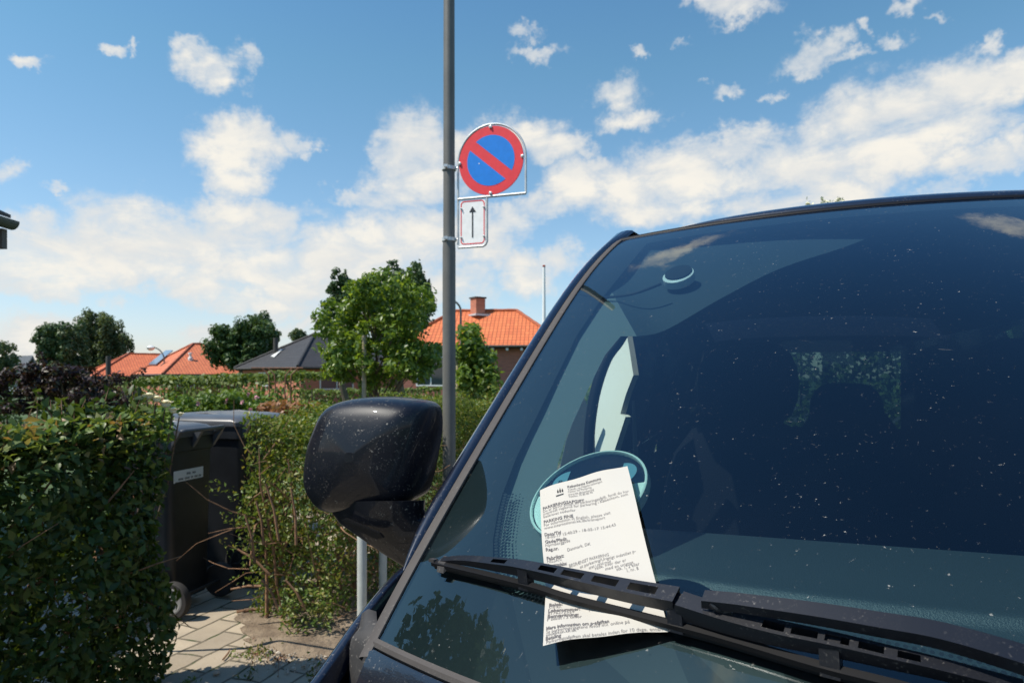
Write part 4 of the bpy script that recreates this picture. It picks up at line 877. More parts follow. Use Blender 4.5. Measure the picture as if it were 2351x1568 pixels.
# ================================================================== garden hedges, shrubs and flowers
def px_hedge(name, label, x0, x1, ytop, Y0, Y1, thick, n, size, mat, cat='hedge', wave=.06, fold=False):
    a, b = at(x0, ytop[0], Y0), at(x1, ytop[1], Y1); t = thing(name, Vector(((a.x + b.x) / 2, (a.y + b.y) / 2, gz(a.x, a.y) - .02)), label, cat); dr = Vector((b.x - a.x, b.y - a.y, 0)).normalized(); sd_ = Vector((-dr.y, dr.x, 0)); P_, N_ = [], []
    for k in range(n):
        s = random.random(); p = a.lerp(b, s); ztop = p.z + wave * (math.sin(s * 23) + math.sin(s * 57 + 2)) * .5; q = random.random()
        if q < .45: P_.append(Vector((p.x, p.y, ztop - abs(random.gauss(0, .06)))) + sd_ * random.uniform(0, thick)); N_.append((0, -.2, 1))
        else: P_.append(Vector((p.x, p.y, random.uniform(-.02, ztop))) + sd_ * abs(random.gauss(0, thick * .15)) ); N_.append((-sd_.x, -sd_.y, .4))
    leaves('foliage', np.array([tuple(p) for p in P_]), np.array(N_), rng.uniform(.7, 1.3, n) * size, mat, t, fold, .55, .3)
    mb = MB()
    for k in range(14): p = a.lerp(b, (k + .5) / 14) + sd_ * thick * .5; mb.tube([Vector((p.x, p.y, -.03)), Vector((p.x, p.y, p.z * .8))], [.03, .01], 6)
    mb.build('stems', M_BARK, t); return t
px_hedge('garden_hedge', 'loose yellow-green garden hedge below the red tiled roofs', 240, 690, (872, 856), 17, 13, 1.0, 9000, .11, G_HEDGE)
px_hedge('garden_hedge', 'yellow-green hedge at the far left edge below the grey gable', -60, 52, (875, 870), 14, 15, .8, 1700, .11, G_HEDGE)
px_hedge('lawn_hedge', 'low clipped hedge in front of the black-roofed brick house', 690, 1010, (898, 890), 24, 24, .8, 2600, .14, G_HEDGE)
tree('rose_shrub', 'bright green shrub with small pink flowers behind the bins', [(385,925),(400,900),(440,890),(500,888),(560,893),(610,905),(640,925),(645,960),(385,965)], 9.5, 60, .14, .5, 4200, .07, G_ROSE, 500, .03, cat='shrub', fold=True, limbs=12)
rs = [o for o in bpy.data.objects if o.name.startswith('rose_shrub')][0]
fl = [at(x, y, 9.0) + Vector((random.gauss(0, .012), 0, random.gauss(0, .012))) for x, y in ((570,905),(588,912),(558,922),(575,940),(480,952),(520,920),(455,925),(600,950)) for _ in range(7)]
leaves('flowers', np.array([tuple(p) for p in fl]), np.tile([0, -1, .4], (len(fl), 1)), rng.uniform(.03, .05, len(fl)), pbr('pink_petals', (.62, .30, .34), .6), rs, False, .9)
tree('purple_shrub', 'dark purple-leaved shrub behind the privet hedge', [(40,905),(52,868),(85,838),(115,845),(148,818),(165,812),(198,830),(218,848),(240,880),(270,905),(290,925),(240,950),(55,950)], 8.6, 110, .10, .6, 5600, .065, G_PURPLE, 150, .04, cat='shrub', fold=True, limbs=16)
mbp = MB(); ps = [o for o in bpy.data.objects if o.name.startswith('purple_shrub')][0]; pp = []
for q in ([(215,890),(250,868),(285,866),(318,862),(330,848)], [(230,885),(270,872),(300,872)], [(110,850),(98,825),(93,812)]):
    w = spline([at(x, y, 8.3) for x, y in q], 4); mbp.tube(w, .004, 5)
    for p in w[2:]:
        for j in range(5): pp.append(p + Vector((random.gauss(0, .03), 0, random.gauss(-.005, .02))))
mbp.build('long_shoots', M_BARK, ps); leaves('shoot_leaves', np.array([tuple(p) for p in pp]), rng.normal(size=(len(pp), 3)), rng.uniform(.04, .07, len(pp)), G_PURPLE, ps, True, .5)
# cream roses between the privet hedge and the bins
rb = thing('rose_bush', at(365, 950, 3.55) * 1.0, 'rose bush with large cream blooms at the end of the privet hedge', 'rose bush'); rb.location.z = 0
P_ = np.array([tuple(at(rng.uniform(335, 398), rng.uniform(940, 1010), rng.uniform(3.45, 3.6))) for _ in range(260)]); leaves('foliage', P_, np.tile([.3, -.6, .6], (260, 1)), rng.uniform(.03, .055, 260), G_ROSE, rb, True, .6)
mbs = MB()
M_BLOOM = pbr('cream_petals', (.80, .74, .50), .6)
for (x, y, s) in ((342,916,.030),(360,922,.028),(381,934,.034),(398,948,.026),(414,956,.018)):
    c_ = at(x, y - 3, 3.12); s *= .9; mb = MB(); mbs.tube([Vector((-2.0, 3.42, .0)), c_ + Vector((-.16, .20, -.35)), c_ - Vector((.01, -.01, s * .6))], [.005, .004, .003], 6)
    for ring, (nr, tilt, ss) in enumerate(((7, .95, 1.0), (6, .55, .8), (5, .2, .6))):
        for k in range(nr):
            a = 2 * math.pi * k / nr + ring * .4; o = Vector((math.cos(a), math.sin(a), 0)); u_ = (o * math.sin(tilt) + Vector((0, 0, 1)) * math.cos(tilt)); w_ = Vector((-o.y, o.x, 0)); b_ = c_ + o * s * .15
            mb.loft([[b_ - w_ * s * .18, b_ + o * .1 * s, b_ + w_ * s * .18], [b_ + u_ * s * .6 - w_ * s * .5, b_ + u_ * s * .55 + o * s * .15, b_ + u_ * s * .6 + w_ * s * .5], [b_ + u_ * s * ss - w_ * s * .3 + o * s * .1, b_ + u_ * s * ss * 1.05 + o * s * .12, b_ + u_ * s * ss + w_ * s * .3 + o * s * .1]])
    mb.lathe([(s * .05, -s * .35), (s * .45, -s * .2), (s * .68, s * .2), (s * .6, s * .6), (s * .3, s * .85), (s * .05, s * .8)], Matrix.Translation(c_), 12); mb.build('bloom', M_BLOOM, rb, smooth=80)
mbs.build('stem', M_BARK, rb)
px_hedge('tall_hedge', 'tall green hedge across the road verge seen through the rear window of the van', 1500, 2700, (600, 560), 12.5, 11, .9, 21000, .14, G_HEDGE)
# tree added out of view on the left to darken the windscreen's reflection
gt = thing('added_reflection_tree', Vector((-7.7, 4.0, 0)), 'tall dark tree added left of the view to darken the windscreen reflection', 'tree'); cl = []
while len(cl) < 200:
    q = Vector((random.uniform(-1, 1), random.uniform(-1, 1), random.uniform(-1, 1)))
    if .3 < q.length < 1: cl.append((Vector((-7.7 + q.x * 2.2, 4.0 + q.y * 2.0, 4.7 + q.z * 3.2)), (.45, .45, .38)))
P_, d_ = blob_points(16000, cl); leaves('crown', P_, d_, rng.uniform(.15, .28, 16000), G_DARK, gt, False, .7, .3)
mb = MB().tube([Vector((-7.7, 4.0, -.02)), Vector((-7.65, 4.0, 2)), Vector((-7.7, 4.05, 4)), Vector((-7.7, 4.0, 7.4))], [.2, .17, .12, .03], 10)
for k_ in random.sample(cl, 20): mb.tube([Vector((-7.7, 4.0, max(1.5, k_[0].z - 1.4))), k_[0]], [.06, .012], 6)
mb.build('trunk', M_BARK, gt)
# orange-leaved climber patch on top of the right hedge, beyond it
oc = tree('copper_shrub', 'low copper-leaved shrub showing over the small-leaved hedge', [(580,935),(620,928),(680,930),(730,926),(735,945),(580,950)], 6.2, 18, .07, .25, 900, .05, leaf_mat('copper_leaves', [(.30, .13, .06), (.36, .19, .10), (.22, .14, .05)], .3), 655, .02, cat='shrub', limbs=5)

# ================================================================== wheelie bins
M_BIN = pbr('dark_grey_bin_plastic', (.017, .020, .025), .42, var=.2, vscale=6, bump=.08, bscale=300); M_LID = pbr('bin_lid_plastic', (.075, .08, .088), .33, var=.15, vscale=5)
M_TYRE = pbr('bin_wheel_rubber', (.03, .028, .027), .8); M_HUB = pbr('grey_wheel_hub', (.22, .22, .215), .5)
def wheelie_bin(loc, dirx, w, dep, hgt, wr, label, hub, sticker=False):
    """rear face (handle, wheels) looks along +out; dirx runs along the rear face"""
    t = thing('wheelie_bin', loc, label, 'wheelie bin', 'wheelie bins on the path'); X = Vector((*dirx, 0)).normalized(); Yv = Vector((X.y, -X.x, 0))   # Yv = outwards from the rear face
    Pt = lambda x, y, z: loc + X * x + Yv * y + Vector((0, 0, z))
    def ring(hw, y0, y1, z, r):
        o = []
        for cx, cy, a0 in ((hw - r, y0 - r, 0), (-hw + r, y0 - r, 90), (-hw + r, y1 + r, 180), (hw - r, y1 + r, 270)):
            for k in range(5): a = R(a0 + 90 * k / 4); o.append(Pt(cx + r * math.cos(a), cy + r * math.sin(a), z))
        return o
    zb, zt = .06, hgt * .93; rows = [ring(w * .36, -.02, -dep * .72, zb, .04), ring(w * .37, -.012, -dep * .75, zb + .03, .05), ring(w * .44, -.004, -dep * .93, zt - .10, .05), ring(w * .445, -.004, -dep * .94, zt - .085, .05), ring(w * .475, .004, -dep * .97, zt - .08, .05), ring(w * .48, .005, -dep * .98, zt, .05)]
    MB().loft(rows, True, cap=True).build('bin_body', M_BIN, t, smooth=35)
    L_ = [ring(w * .5, .012, -dep * 1.02, zt + .002, .06), ring(w * .505, .014, -dep * 1.03, zt + .03, .06), ring(w * .49, 0, -dep * 1.01, zt + .045, .07)]
    for s, up_ in ((.9, .062), (.7, .075), (.4, .083), (.1, .085)): L_.append([Pt(0, -dep * .5, zt + up_) + (p - Pt(0, -dep * .5, zt + .045)) * s for p in L_[2]])
    lid = MB().loft(L_, True, cap=True).build('lid', M_LID, t, smooth=45)
    for s in (-.62, -.2, .2, .62): MB().tube([Pt(s * w * .45, -dep * .85, zt + .060), Pt(s * w * .45, -dep * .5, zt + .078), Pt(s * w * .45, -dep * .12, zt + .060)], [.008, .011, .008], 8).build('lid_rib', M_LID, lid, smooth=60)
    hz = zt + .035; MB().tube([Pt(-w * .40, .0, hz - .02), Pt(-w * .40, .06, hz + .005), Pt(-w * .38, .078, hz + .012), Pt(w * .38, .078, hz + .012), Pt(w * .40, .06, hz + .005), Pt(w * .40, .0, hz - .02)], .0135, 10).build('handle', M_LID, t, smooth=60)
    for x in (-.42, 0, .42):
        MB().prism([Pt(x * w - .011, 0, zt - .07), Pt(x * w - .011, .075, hz + .01), Pt(x * w - .011, .055, hz + .022), Pt(x * w - .011, -.02, hz)], X * .022).build('handle_bracket', M_LID, t)
    MB().tube([Pt(-w * .5, .035, wr), Pt(w * .5, .035, wr)], .009, 8).build('axle', M_TYRE, t)
    for sx in (-1, 1):
        WM = Matrix.Translation(Pt(sx * w * .46, .035, wr)) @ Matrix((Yv, Vector((0, 0, 1)), X * sx)).transposed().to_4x4()
        wl = MB().lathe([(wr * .66, -.022), (wr * .95, -.025), (wr, -.018), (wr, .018), (wr * .95, .025), (wr * .70, .024), (wr * .66, .012)], WM, 32).build('wheel', M_TYRE, t, smooth=40)
        MB().lathe([(wr * .74, -.01), (wr * .74, .020), (wr * .70, .0255), (wr * .62, .0265), (wr * .56, .022), (wr * .25, .022), (wr * .2, .03), (.001, .03)], WM, 32).build('hub', hub, wl, smooth=40)
        if hub is not M_HUB:
            for k in range(6): a = R(60 * k); MB().tube([WM @ Vector((wr * .2 * math.cos(a), wr * .2 * math.sin(a), .018)), WM @ Vector((wr * .62 * math.cos(a), wr * .62 * math.sin(a), .018))], wr * .07, 6).build('spoke', M_TYRE, wl)
    if sticker:
        zc = hgt * .725; tilt = (.44 - .36) * w / (zt - .1)
        q = lambda x, z, o: Pt(x, -.006 + (z - zt + .1) * .016 + o, z)
        st_ = MB().add([q(-.16, zc - .035, .003), q(.10, zc - .035, .003), q(.10, zc + .035, .003), q(-.16, zc + .035, .003)], [(0, 1, 2, 3)]).build('sticker', pbr('grey_white_sticker', (.62, .62, .60), .6), t)
        pm = MB()
        for z, runs in ((zc + .010, ((-.05, -.01), (0, .03))), (zc - .016, ((-.12, -.075), (-.065, -.02), (-.01, .012), (.02, .05), (.058, .085)))):
            for x0, x1 in runs:
                x = x0
                while x < x1 - .004: pm.add([q(x, z - .007, .0036), q(x + .0042, z - .007, .0036), q(x + .0042, z + .007 * random.uniform(.5, 1), .0036), q(x, z + .007 * random.uniform(.5, 1), .0036)], [(0, 1, 2, 3)]); x += .0062
        pm.build('sticker_print', pbr('faded_print', (.10, .10, .10), .7), st_)
    return t
dx1 = Vector((.22, .975)); wheelie_bin(Vector((-1.965, 3.93, 0)) + Vector((dx1.x, dx1.y, 0)) * .19, dx1, .46, .50, 1.10, .105, 'dark grey wheelie bin with a white sticker beside the privet hedge', M_HUB, True)
dx2 = Vector((.30, .954)); wheelie_bin(Vector((-1.80, 4.50, 0)) + Vector((dx2.x, dx2.y, 0)) * .30, dx2, .60, .76, 1.13, .15, 'larger dark wheelie bin behind the one with the sticker', pbr('black_bin_hub', (.02, .02, .02), .6))

# ================================================================== pole, sign, posts
M_POLE = pbr('grey_painted_pole', (.135, .132, .120), .5, var=.12, vscale=5, bump=.1, bscale=120); M_GALV = pbr('galvanised_steel', (.58, .60, .60), .45, .35, var=.12, vscale=20)
YP = 4.8; pbx = at(1031, HOR, YP); pole = thing('street_pole', Vector((pbx.x, YP, 0)), 'tall grey round steel pole carrying the no parking sign', 'pole')
tz = at(1028, -260, YP).z
MB().lathe([(.046, 0), (.046, at(0, 560, YP).z - .05), (.0415, at(0, 540, YP).z), (.038, tz), (.0, tz + .01)], Matrix.Translation((pbx.x, YP, 0)), 32).build('shaft', M_POLE, pole, smooth=40)
MB().lathe([(.065, 0), (.065, .02), (.05, .05), (.046, .05)], Matrix.Translation((pbx.x, YP, 0)), 32).build('base_collar', M_POLE, pole, smooth=40)
# sign: bent tube frame with the round plate and the arrow plate bolted in; its face is turned a little towards the road
SA = R(-19); SX, SN_ = Vector((math.cos(SA), math.sin(SA), 0)), Vector((math.sin(SA), -math.cos(SA), 0)); s0 = at(1051, 369, YP); s1 = at(1208, 369, YP)
RS = .237; YS = YP - .10; sc = at(1127, 369, YS)
Sp = lambda x, z, o=0.0: sc + SX * x + Vector((0, 0, z)) + SN_ * o
sign = thing('no_parking_sign', sc, 'round blue and red no parking sign with an arrow plate below, clamped to the pole', 'traffic sign')
xl, xr, zb_, z2 = -.245, .253, -.247, -.585; xm = -.028
fr = [Sp(xl, z2 + .02)] + [Sp(xl, -.0)] + [Sp(.004 + .249 * math.cos(R(a)), .249 * math.sin(R(a))) for a in range(176, 3, -6)] + [Sp(xr, 0), Sp(xr, zb_)]
MB().tube(fr, .008, 10).build('frame', M_GALV, sign, smooth=60)
MB().tube([Sp(xl, zb_), Sp(xr, zb_)], .0095, 10).build('cross_bar', M_GALV, sign, smooth=60)
MB().tube([Sp(xm, zb_), Sp(xm, z2 + .03), Sp(xm - .012, z2 + .008), Sp(xm - .03, z2), Sp(xl, z2)], .008, 10).build('lower_frame', M_GALV, sign, smooth=60)
def refl(name, c):
    return pbr(name, c, .45, spec=.4, var=.05, vscale=25)
M_RED, M_BLUE, M_WHITE = refl('red_sign_face', (.82, .055, .065)), refl('blue_sign_face', (.012, .22, .72)), refl('white_sign_face', (.95, .94, .91))
pl_ = MB().loft([[Sp(r_ * math.cos(R(a)), r_ * math.sin(R(a)), o) for a in range(0, 360, 5)] for r_, o in ((.001, -.004), (RS, -.004), (RS, .002), (RS - .001, .004), (.001, .004))], True).build('round_plate', M_RED, sign)
rb_ = RS * .735
for sg in (-1, 1):
    a0 = math.degrees(math.asin(.20)); th_ = [R(a0 + (180 - 2 * a0) * k / 40) for k in range(41)]; ca, sa = math.cos(R(-40)), math.sin(R(-40))
    pts_ = [(rb_ * math.cos(t), sg * rb_ * math.sin(t)) for t in th_]
    MB().add([Sp(x * ca - y * sa, x * sa + y * ca, .0052) for x, y in pts_], [tuple(range(41))]).build('blue_field', M_BLUE, pl_)
MB().loft([[Sp(-.085 + .004 * math.cos(R(a)) * r_, -.015 + .004 * math.sin(R(a)) * r_, .006) for a in range(0, 360, 30)] for r_ in (.01, 1)], True).build('scuff', M_WHITE, pl_)
def rrect(x0, x1, z0, z1, r_, o, n=6):
    return [Sp(cx + r_ * math.cos(R(a0 + 90 * k / n)), cz + r_ * math.sin(R(a0 + 90 * k / n)), o) for cx, cz, a0 in ((x1 - r_, z1 - r_, 0), (x0 + r_, z1 - r_, 90), (x0 + r_, z0 + r_, 180), (x1 - r_, z0 + r_, 270)) for k in range(n + 1)]
ax0, ax1, az0, az1 = xl + .014, xm - .010, z2 + .008, zb_ - .014
pa = MB().add(rrect(ax0, ax1, az0, az1, .022, .003) + rrect(ax0, ax1, az0, az1, .022, -.003), [tuple(range(28)), tuple(range(55, 27, -1))] + [(i, i + 28, (i + 1) % 28 + 28, (i + 1) % 28) for i in range(28)]).build('arrow_plate', M_WHITE, sign)
MB().loft([rrect(ax0 + .007, ax1 - .007, az0 + .010, az1 - .004, .026, .0042), rrect(ax0 + .014, ax1 - .014, az0 + .017, az1 - .011, .019, .0042)], True).build('red_border', M_RED, pa)
xc = (ax0 + ax1) / 2
MB().add([Sp(x, z, .0045) for x, z in ((xc - .005, az0 + .055), (xc + .005, az0 + .055), (xc + .005, az1 - .085), (xc + .026, az1 - .085), (xc, az1 - .045), (xc - .026, az1 - .085), (xc - .005, az1 - .085))], [(0, 1, 2, 6), (3, 4, 5)]).build('arrow', pbr('black_sign_ink', (.02, .024, .03), .5), pa)
def bolt(x, z, r_=.0115):
    BMx = Matrix.Translation(Sp(x, z, .004)) @ SN_.to_track_quat('Z', 'Y').to_matrix().to_4x4(); MB().lathe([(r_, 0), (r_, .006), (r_ * .6, .008), (r_ * .5, .013), (.0, .013)], BMx, 16).build('bolt', M_GALV, sign, smooth=30)
for x, z in ((0, RS - .008), (0, -RS + .010), (-RS + .006, 0), (RS - .006, .004)): bolt(x, z, .012)
for x in (ax0 + .012, ax1 - .012):
    for z in (az0 + .06, az1 - .055): bolt(x, z, .007)
for yy in (388, 551):
    z = at(0, yy, YP).z; MB().lathe([(.043, -.012), (.050, -.012), (.050, .012), (.043, .012)], Matrix.Translation((pbx.x, YP, z)), 32).tube([Vector((pbx.x + .04, YP - .01, z)), Sp(xl, z - sc.z)], .009, 8).box(Vector((pbx.x - .018, YP - .055, z + .004)), (.026, .018, .020)).tube([Vector((pbx.x - .018, YP - .05, z - .004)), Vector((pbx.x - .018, YP - .078, z - .004))], .006, 8).build('pole_clamp', M_GALV, sign, smooth=30)
M_POST = pbr('pale_grey_steel_post', (.50, .53, .50), .5, .1, var=.1, vscale=10)
for (x, Y, lab) in ((831, 3.42, 'short pale grey steel post below the van mirror, the nearer thicker-looking one'), (879, 4.05, 'short pale grey steel post below the van mirror, half hidden by the windscreen pillar')):
    b = at(x, HOR, Y); b.z = 0; MB_ = MB().lathe([(.024, -.02), (.024, .985), (.020, .997), (.0, 1.0)], Matrix.Translation(b), 20)
    tag(MB_.build('steel_post', M_POST, None, 40, loc=b), lab, 'post', 'grey posts on the pavement')
# street lamps in the distance
def street_lamp(px_top, py_top, px_pole, Y, label, r_):
    p = at(px_pole, HOR, Y); p.z = gz(p.x, p.y); hd = at(px_top, py_top, Y); t = thing('street_lamp', p, label, 'street lamp', 'distant street lamps'); w = hd.x - p.x; pts_ = [p, Vector((p.x, p.y, hd.z - abs(w) * .9))] + [Vector((p.x + w * (1 - math.cos(R(a))), p.y, hd.z - abs(w) * .9 + abs(w) * .95 * math.sin(R(a)))) for a in range(15, 91, 15)]
    MB().tube(pts_, r_, 8).build('curved_post', M_POLE, t, smooth=60); hd = pts_[-1]
    MB().lathe([(r_, .12), (r_ * 4, .05), (r_ * 6, -.05), (r_ * 5, -.18), (r_ * 2.4, -.27), (.001, -.29)], Matrix.Translation(hd), 16).build('lamp_globe', pbr('opal_globe', (.75, .76, .74), .3), t, smooth=60); return t
street_lamp(346, 798, 377, 52, 'small street lamp with a white globe in front of the red roof', .05)
street_lamp(1030, 690, 1058, 26, 'curved street lamp post half hidden behind the grey pole', .04)
fp = at(1249, HOR, 26); fp.z = 0; ftz = at(1247, 614, 26).z
t = thing('flagpole', fp, 'bare white flagpole behind the van windscreen pillar', 'flagpole'); MB().lathe([(.085, 0), (.07, ftz * .6), (.048, ftz)], Matrix.Translation(fp), 16).build('pole_shaft', pbr('white_paint', (.80, .80, .78), .4), t, smooth=50); MB().lathe([(.03, ftz), (.06, ftz + .03), (.06, ftz + .07), (.0, ftz + .1)], Matrix.Translation(fp), 12).build('finial', pbr('red_knob', (.45, .10, .07), .5), t, smooth=50)
# rusty plant obelisk
tp = at(643, 845, 10.5); tb = Vector((tp.x, tp.y, 0)); M_RUST = pbr('rusty_iron', (.22, .10, .055), .85, var=.4, vscale=30); mb = MB(); wb = .13
for dx, dy in ((-1, -1), (1, -1), (1, 1), (-1, 1)):
    mb.tube([tb + Vector((dx * wb, dy * wb, -.02)), tb + Vector((dx * wb * .9, dy * wb, tp.z * .8)), tb + Vector((dx * wb * 1.0, dy * wb, tp.z * .93)), tb + Vector((dx * wb * 1.8, dy * wb, tp.z))], .011, 6)
for z in (.75, tp.z * .62, tp.z * .86): mb.tube([tb + Vector((x * wb, y * wb, z)) for x, y in ((-1, -1), (1, -1), (1, 1), (-1, 1), (-1, -1))], .007, 6)
mb.tube([tb + Vector((-wb * 3, -wb, tp.z)), tb + Vector((wb * 3, -wb, tp.z))], .010, 6); tag(mb.build('plant_obelisk', M_RUST, None, loc=tb), 'rusty iron plant support standing before the garden hedge', 'plant support')

# ================================================================== houses
def tile_mat(name, c1, c2, sc_=1.0):
    m = bpy.data.materials.new(name); m.use_nodes = True; n = NT(m.node_tree); b = n.n['Principled BSDF']; tc = n.node('ShaderNodeTexCoord').outputs['UV']
    br = n.node('ShaderNodeTexBrick'); n.put(br.inputs['Vector'], tc); br.inputs['Scale'].default_value = 1; br.inputs['Brick Width'].default_value = .22 * sc_; br.inputs['Row Height'].default_value = .34 * sc_; br.inputs['Mortar Size'].default_value = .022 * sc_; br.inputs['Mortar Smooth'].default_value = .6; br.offset = 0
    br.inputs['Color1'].default_value = (*c1, 1); br.inputs['Color2'].default_value = (*c2, 1); br.inputs['Mortar'].default_value = (*[c * .55 for c in c2], 1)
    n.put(b.inputs['Base Color'], n.mix(n.math('MULTIPLY', n.smooth(n.noise(tc, .9, 5, .65), .4, .8), .3), br.outputs['Color'], tuple(c * .6 for c in c2))); b.inputs['Roughness'].default_value = .7
    bp = n.node('ShaderNodeBump'); bp.inputs['Strength'].default_value = .8; bp.inputs['Distance'].default_value = .04; n.put(bp.inputs['Height'], n.math('SUBTRACT', 1.0, br.outputs['Fac'])); n.l.new(bp.outputs[0], b.inputs['Normal']); return m
def brick_mat(name, c1, c2):
    m = bpy.data.materials.new(name); m.use_nodes = True; n = NT(m.node_tree); b = n.n['Principled BSDF']; tc = n.node('ShaderNodeTexCoord').outputs['UV']; br = n.node('ShaderNodeTexBrick'); n.put(br.inputs['Vector'], tc)
    br.inputs['Scale'].default_value = 1; br.inputs['Brick Width'].default_value = .24; br.inputs['Row Height'].default_value = .07; br.inputs['Mortar Size'].default_value = .008
    br.inputs['Color1'].default_value = (*c1, 1); br.inputs['Color2'].default_value = (*c2, 1); br.inputs['Mortar'].default_value = (.22, .15, .12, 1); n.put(b.inputs['Base Color'], br.outputs['Color']); b.inputs['Roughness'].default_value = .85; return m
def uv_box(o):
    """metric texture coordinates: along the wall and up, along the eaves and up the slope"""
    me = o.data; uvl = me.uv_layers.new(name='UVMap')
    for p in me.polygons:
        n = p.normal; t = Vector((-n.y, n.x, 0)); t = t.normalized() if t.length > 1e-3 else Vector((1, 0, 0)); s = n.cross(t)
        for li in p.loop_indices: v = me.vertices[me.loops[li].vertex_index].co; uvl.data[li].uv = (v.dot(t), v.dot(s))
    return o
M_FASCIA = pbr('dark_fascia', (.05, .045, .04), .7); M_WFRAME = pbr('white_window_frame', (.75, .75, .72), .5); M_PANE = pbr('window_pane', (.05, .07, .08), .06, spec=.8); M_SOFFIT = pbr('white_rafter_end', (.62, .62, .60), .6)
def hip_house(name, label, c, rz, w, d, zb, ze, zr, ridge, wallm, roofm, over=.45, windows=(), rafters=0, chim=None, group='houses behind the gardens'):
    """w across, d deep, eaves at ze, ridge at zr with the given length; windows = (side, x0, x1, z0, z1)"""
    t = thing(name, Vector((c[0], c[1], zb)), label, 'house', group); Rm = Matrix.Rotation(rz, 3, 'Z'); P3 = lambda x, y, z: Vector((c[0], c[1], 0)) + Rm @ Vector((x, y, 0)) + Vector((0, 0, z))
    uv_box(MB().add([P3(x * w / 2, y * d / 2, z) for z in (zb, ze + .05) for x, y in ((-1, -1), (1, -1), (1, 1), (-1, 1))], [(0, 1, 5, 4), (1, 2, 6, 5), (2, 3, 7, 6), (3, 0, 4, 7)]).build('wall', wallm, t))
    W2, D2, rl = w / 2 + over, d / 2 + over, ridge / 2; e = [P3(-W2, -D2, ze), P3(W2, -D2, ze), P3(W2, D2, ze), P3(-W2, D2, ze)]; r_ = [P3(-rl, 0, zr), P3(rl, 0, zr)]
    rf = uv_box(MB().add(e + r_, [(0, 1, 5, 4), (1, 2, 5), (2, 3, 4, 5), (3, 0, 4)]).build('roof', roofm, t))
    mb = MB()
    for a, b in zip(e, e[1:] + e[:1]): mb.tube([a - Vector((0, 0, .05)), b - Vector((0, 0, .05))], .075, 6)
    mb.add([p - Vector((0, 0, .14)) for p in e], [(0, 1, 2, 3)]); mb.build('eaves', M_FASCIA, t)
    mb = MB()
    for a, b in ((e[0], r_[0]), (e[3], r_[0]), (e[1], r_[1]), (e[2], r_[1]), (r_[0], r_[1])):
        k = max(2, int((b - a).length / .4)); mb.tube([a.lerp(b, i / k) + Vector((0, 0, .03 + .015 * (i % 2))) for i in range(k + 1)], .09, 6)
    mb.build('ridge_tiles', roofm, rf)
    for i in range(rafters): p = P3(-w / 2 + w * (i + .5) / rafters, -d / 2 - over * .55, ze - .20); MB().box(p, (.12, over * .8, .14), rz).build('rafter_end', M_SOFFIT, t)
    for side, x0, x1, z0, z1 in windows:
        Q = {'front': lambda x, z, o: P3(x, -d / 2 - o, z), 'right': lambda x, z, o: P3(w / 2 + o, x, z), 'left': lambda x, z, o: P3(-w / 2 - o, -x, z)}[side]
        f = MB()
        for a, b_, c_, d_ in ((x0, x1, z0, z0 + .07), (x0, x1, z1 - .07, z1), (x0, x0 + .07, z0 + .07, z1 - .07), (x1 - .07, x1, z0 + .07, z1 - .07), ((x0 + x1) / 2 - .03, (x0 + x1) / 2 + .03, z0 + .07, z1 - .07)):
            vs = [Q(a, c_, .04), Q(b_, c_, .04), Q(b_, d_, .04), Q(a, d_, .04), Q(a, c_, -.02), Q(b_, c_, -.02), Q(b_, d_, -.02), Q(a, d_, -.02)]; f.add(vs, [(0, 1, 2, 3), (0, 4, 5, 1), (1, 5, 6, 2), (2, 6, 7, 3), (3, 7, 4, 0)])
        wf = f.build('window', M_WFRAME, t); MB().add([Q(x0 + .05, z0 + .05, .012), Q(x1 - .05, z0 + .05, .012), Q(x1 - .05, z1 - .05, .012), Q(x0 + .05, z1 - .05, .012)], [(0, 1, 2, 3)]).build('pane', M_PANE, wf)
    return t, rf, P3
M_ORANGE, M_RED_T, M_RED2, M_BLACKT = tile_mat('orange_clay_tiles', (.72, .20, .065), (.62, .15, .05)), tile_mat('red_clay_tiles', (.68, .195, .08), (.58, .155, .065)), tile_mat('orange_red_tiles', (.70, .18, .065), (.58, .135, .05)), tile_mat('black_roof_tiles', (.040, .040, .044), (.030, .030, .034))
M_BRICK, M_BRICK2 = brick_mat('red_brick', (.60, .20, .11), (.46, .15, .085)), brick_mat('dark_red_brick', (.40, .13, .085), (.30, .10, .07))
# orange roofed house on the right
YH = 36; ce, cr = at(1105, 793, YH), at(1075, 713, YH + 3.3)
hr, rf, P3 = hip_house('brick_house', 'red brick house with a bright orange tiled hip roof and brick chimney', (at(1115, HOR, YH + 3.6).x, YH + 3.6), R(-4), 8.4, 6.4, 0, ce.z, cr.z, 3.6, M_BRICK2, M_ORANGE, windows=(('front', -3.4, -1.8, .9, 2.5), ('front', -1.2, .2, .9, 2.4)), rafters=11)
cc = at(1097, 700, YH + 3.4); chz0, chz1 = at(0, 720, YH + 3.4).z, at(0, 686, YH + 3.4).z; ch = uv_box(MB().box(Vector((cc.x, cc.y, (chz0 - .5 + chz1) / 2)), (.62, .62, chz1 - chz0 + .5), R(35)).build('chimney', M_BRICK, rf)); MB().box(Vector((cc.x, cc.y, chz1 + .04)), (.74, .74, .08), R(35)).build('chimney_cap', M_FASCIA, ch); MB().box(Vector((cc.x + .05, cc.y - .15, chz0 - .12)), (1.0, 1.0, .10), R(35)).build('chimney_flashing', M_GALV, ch)
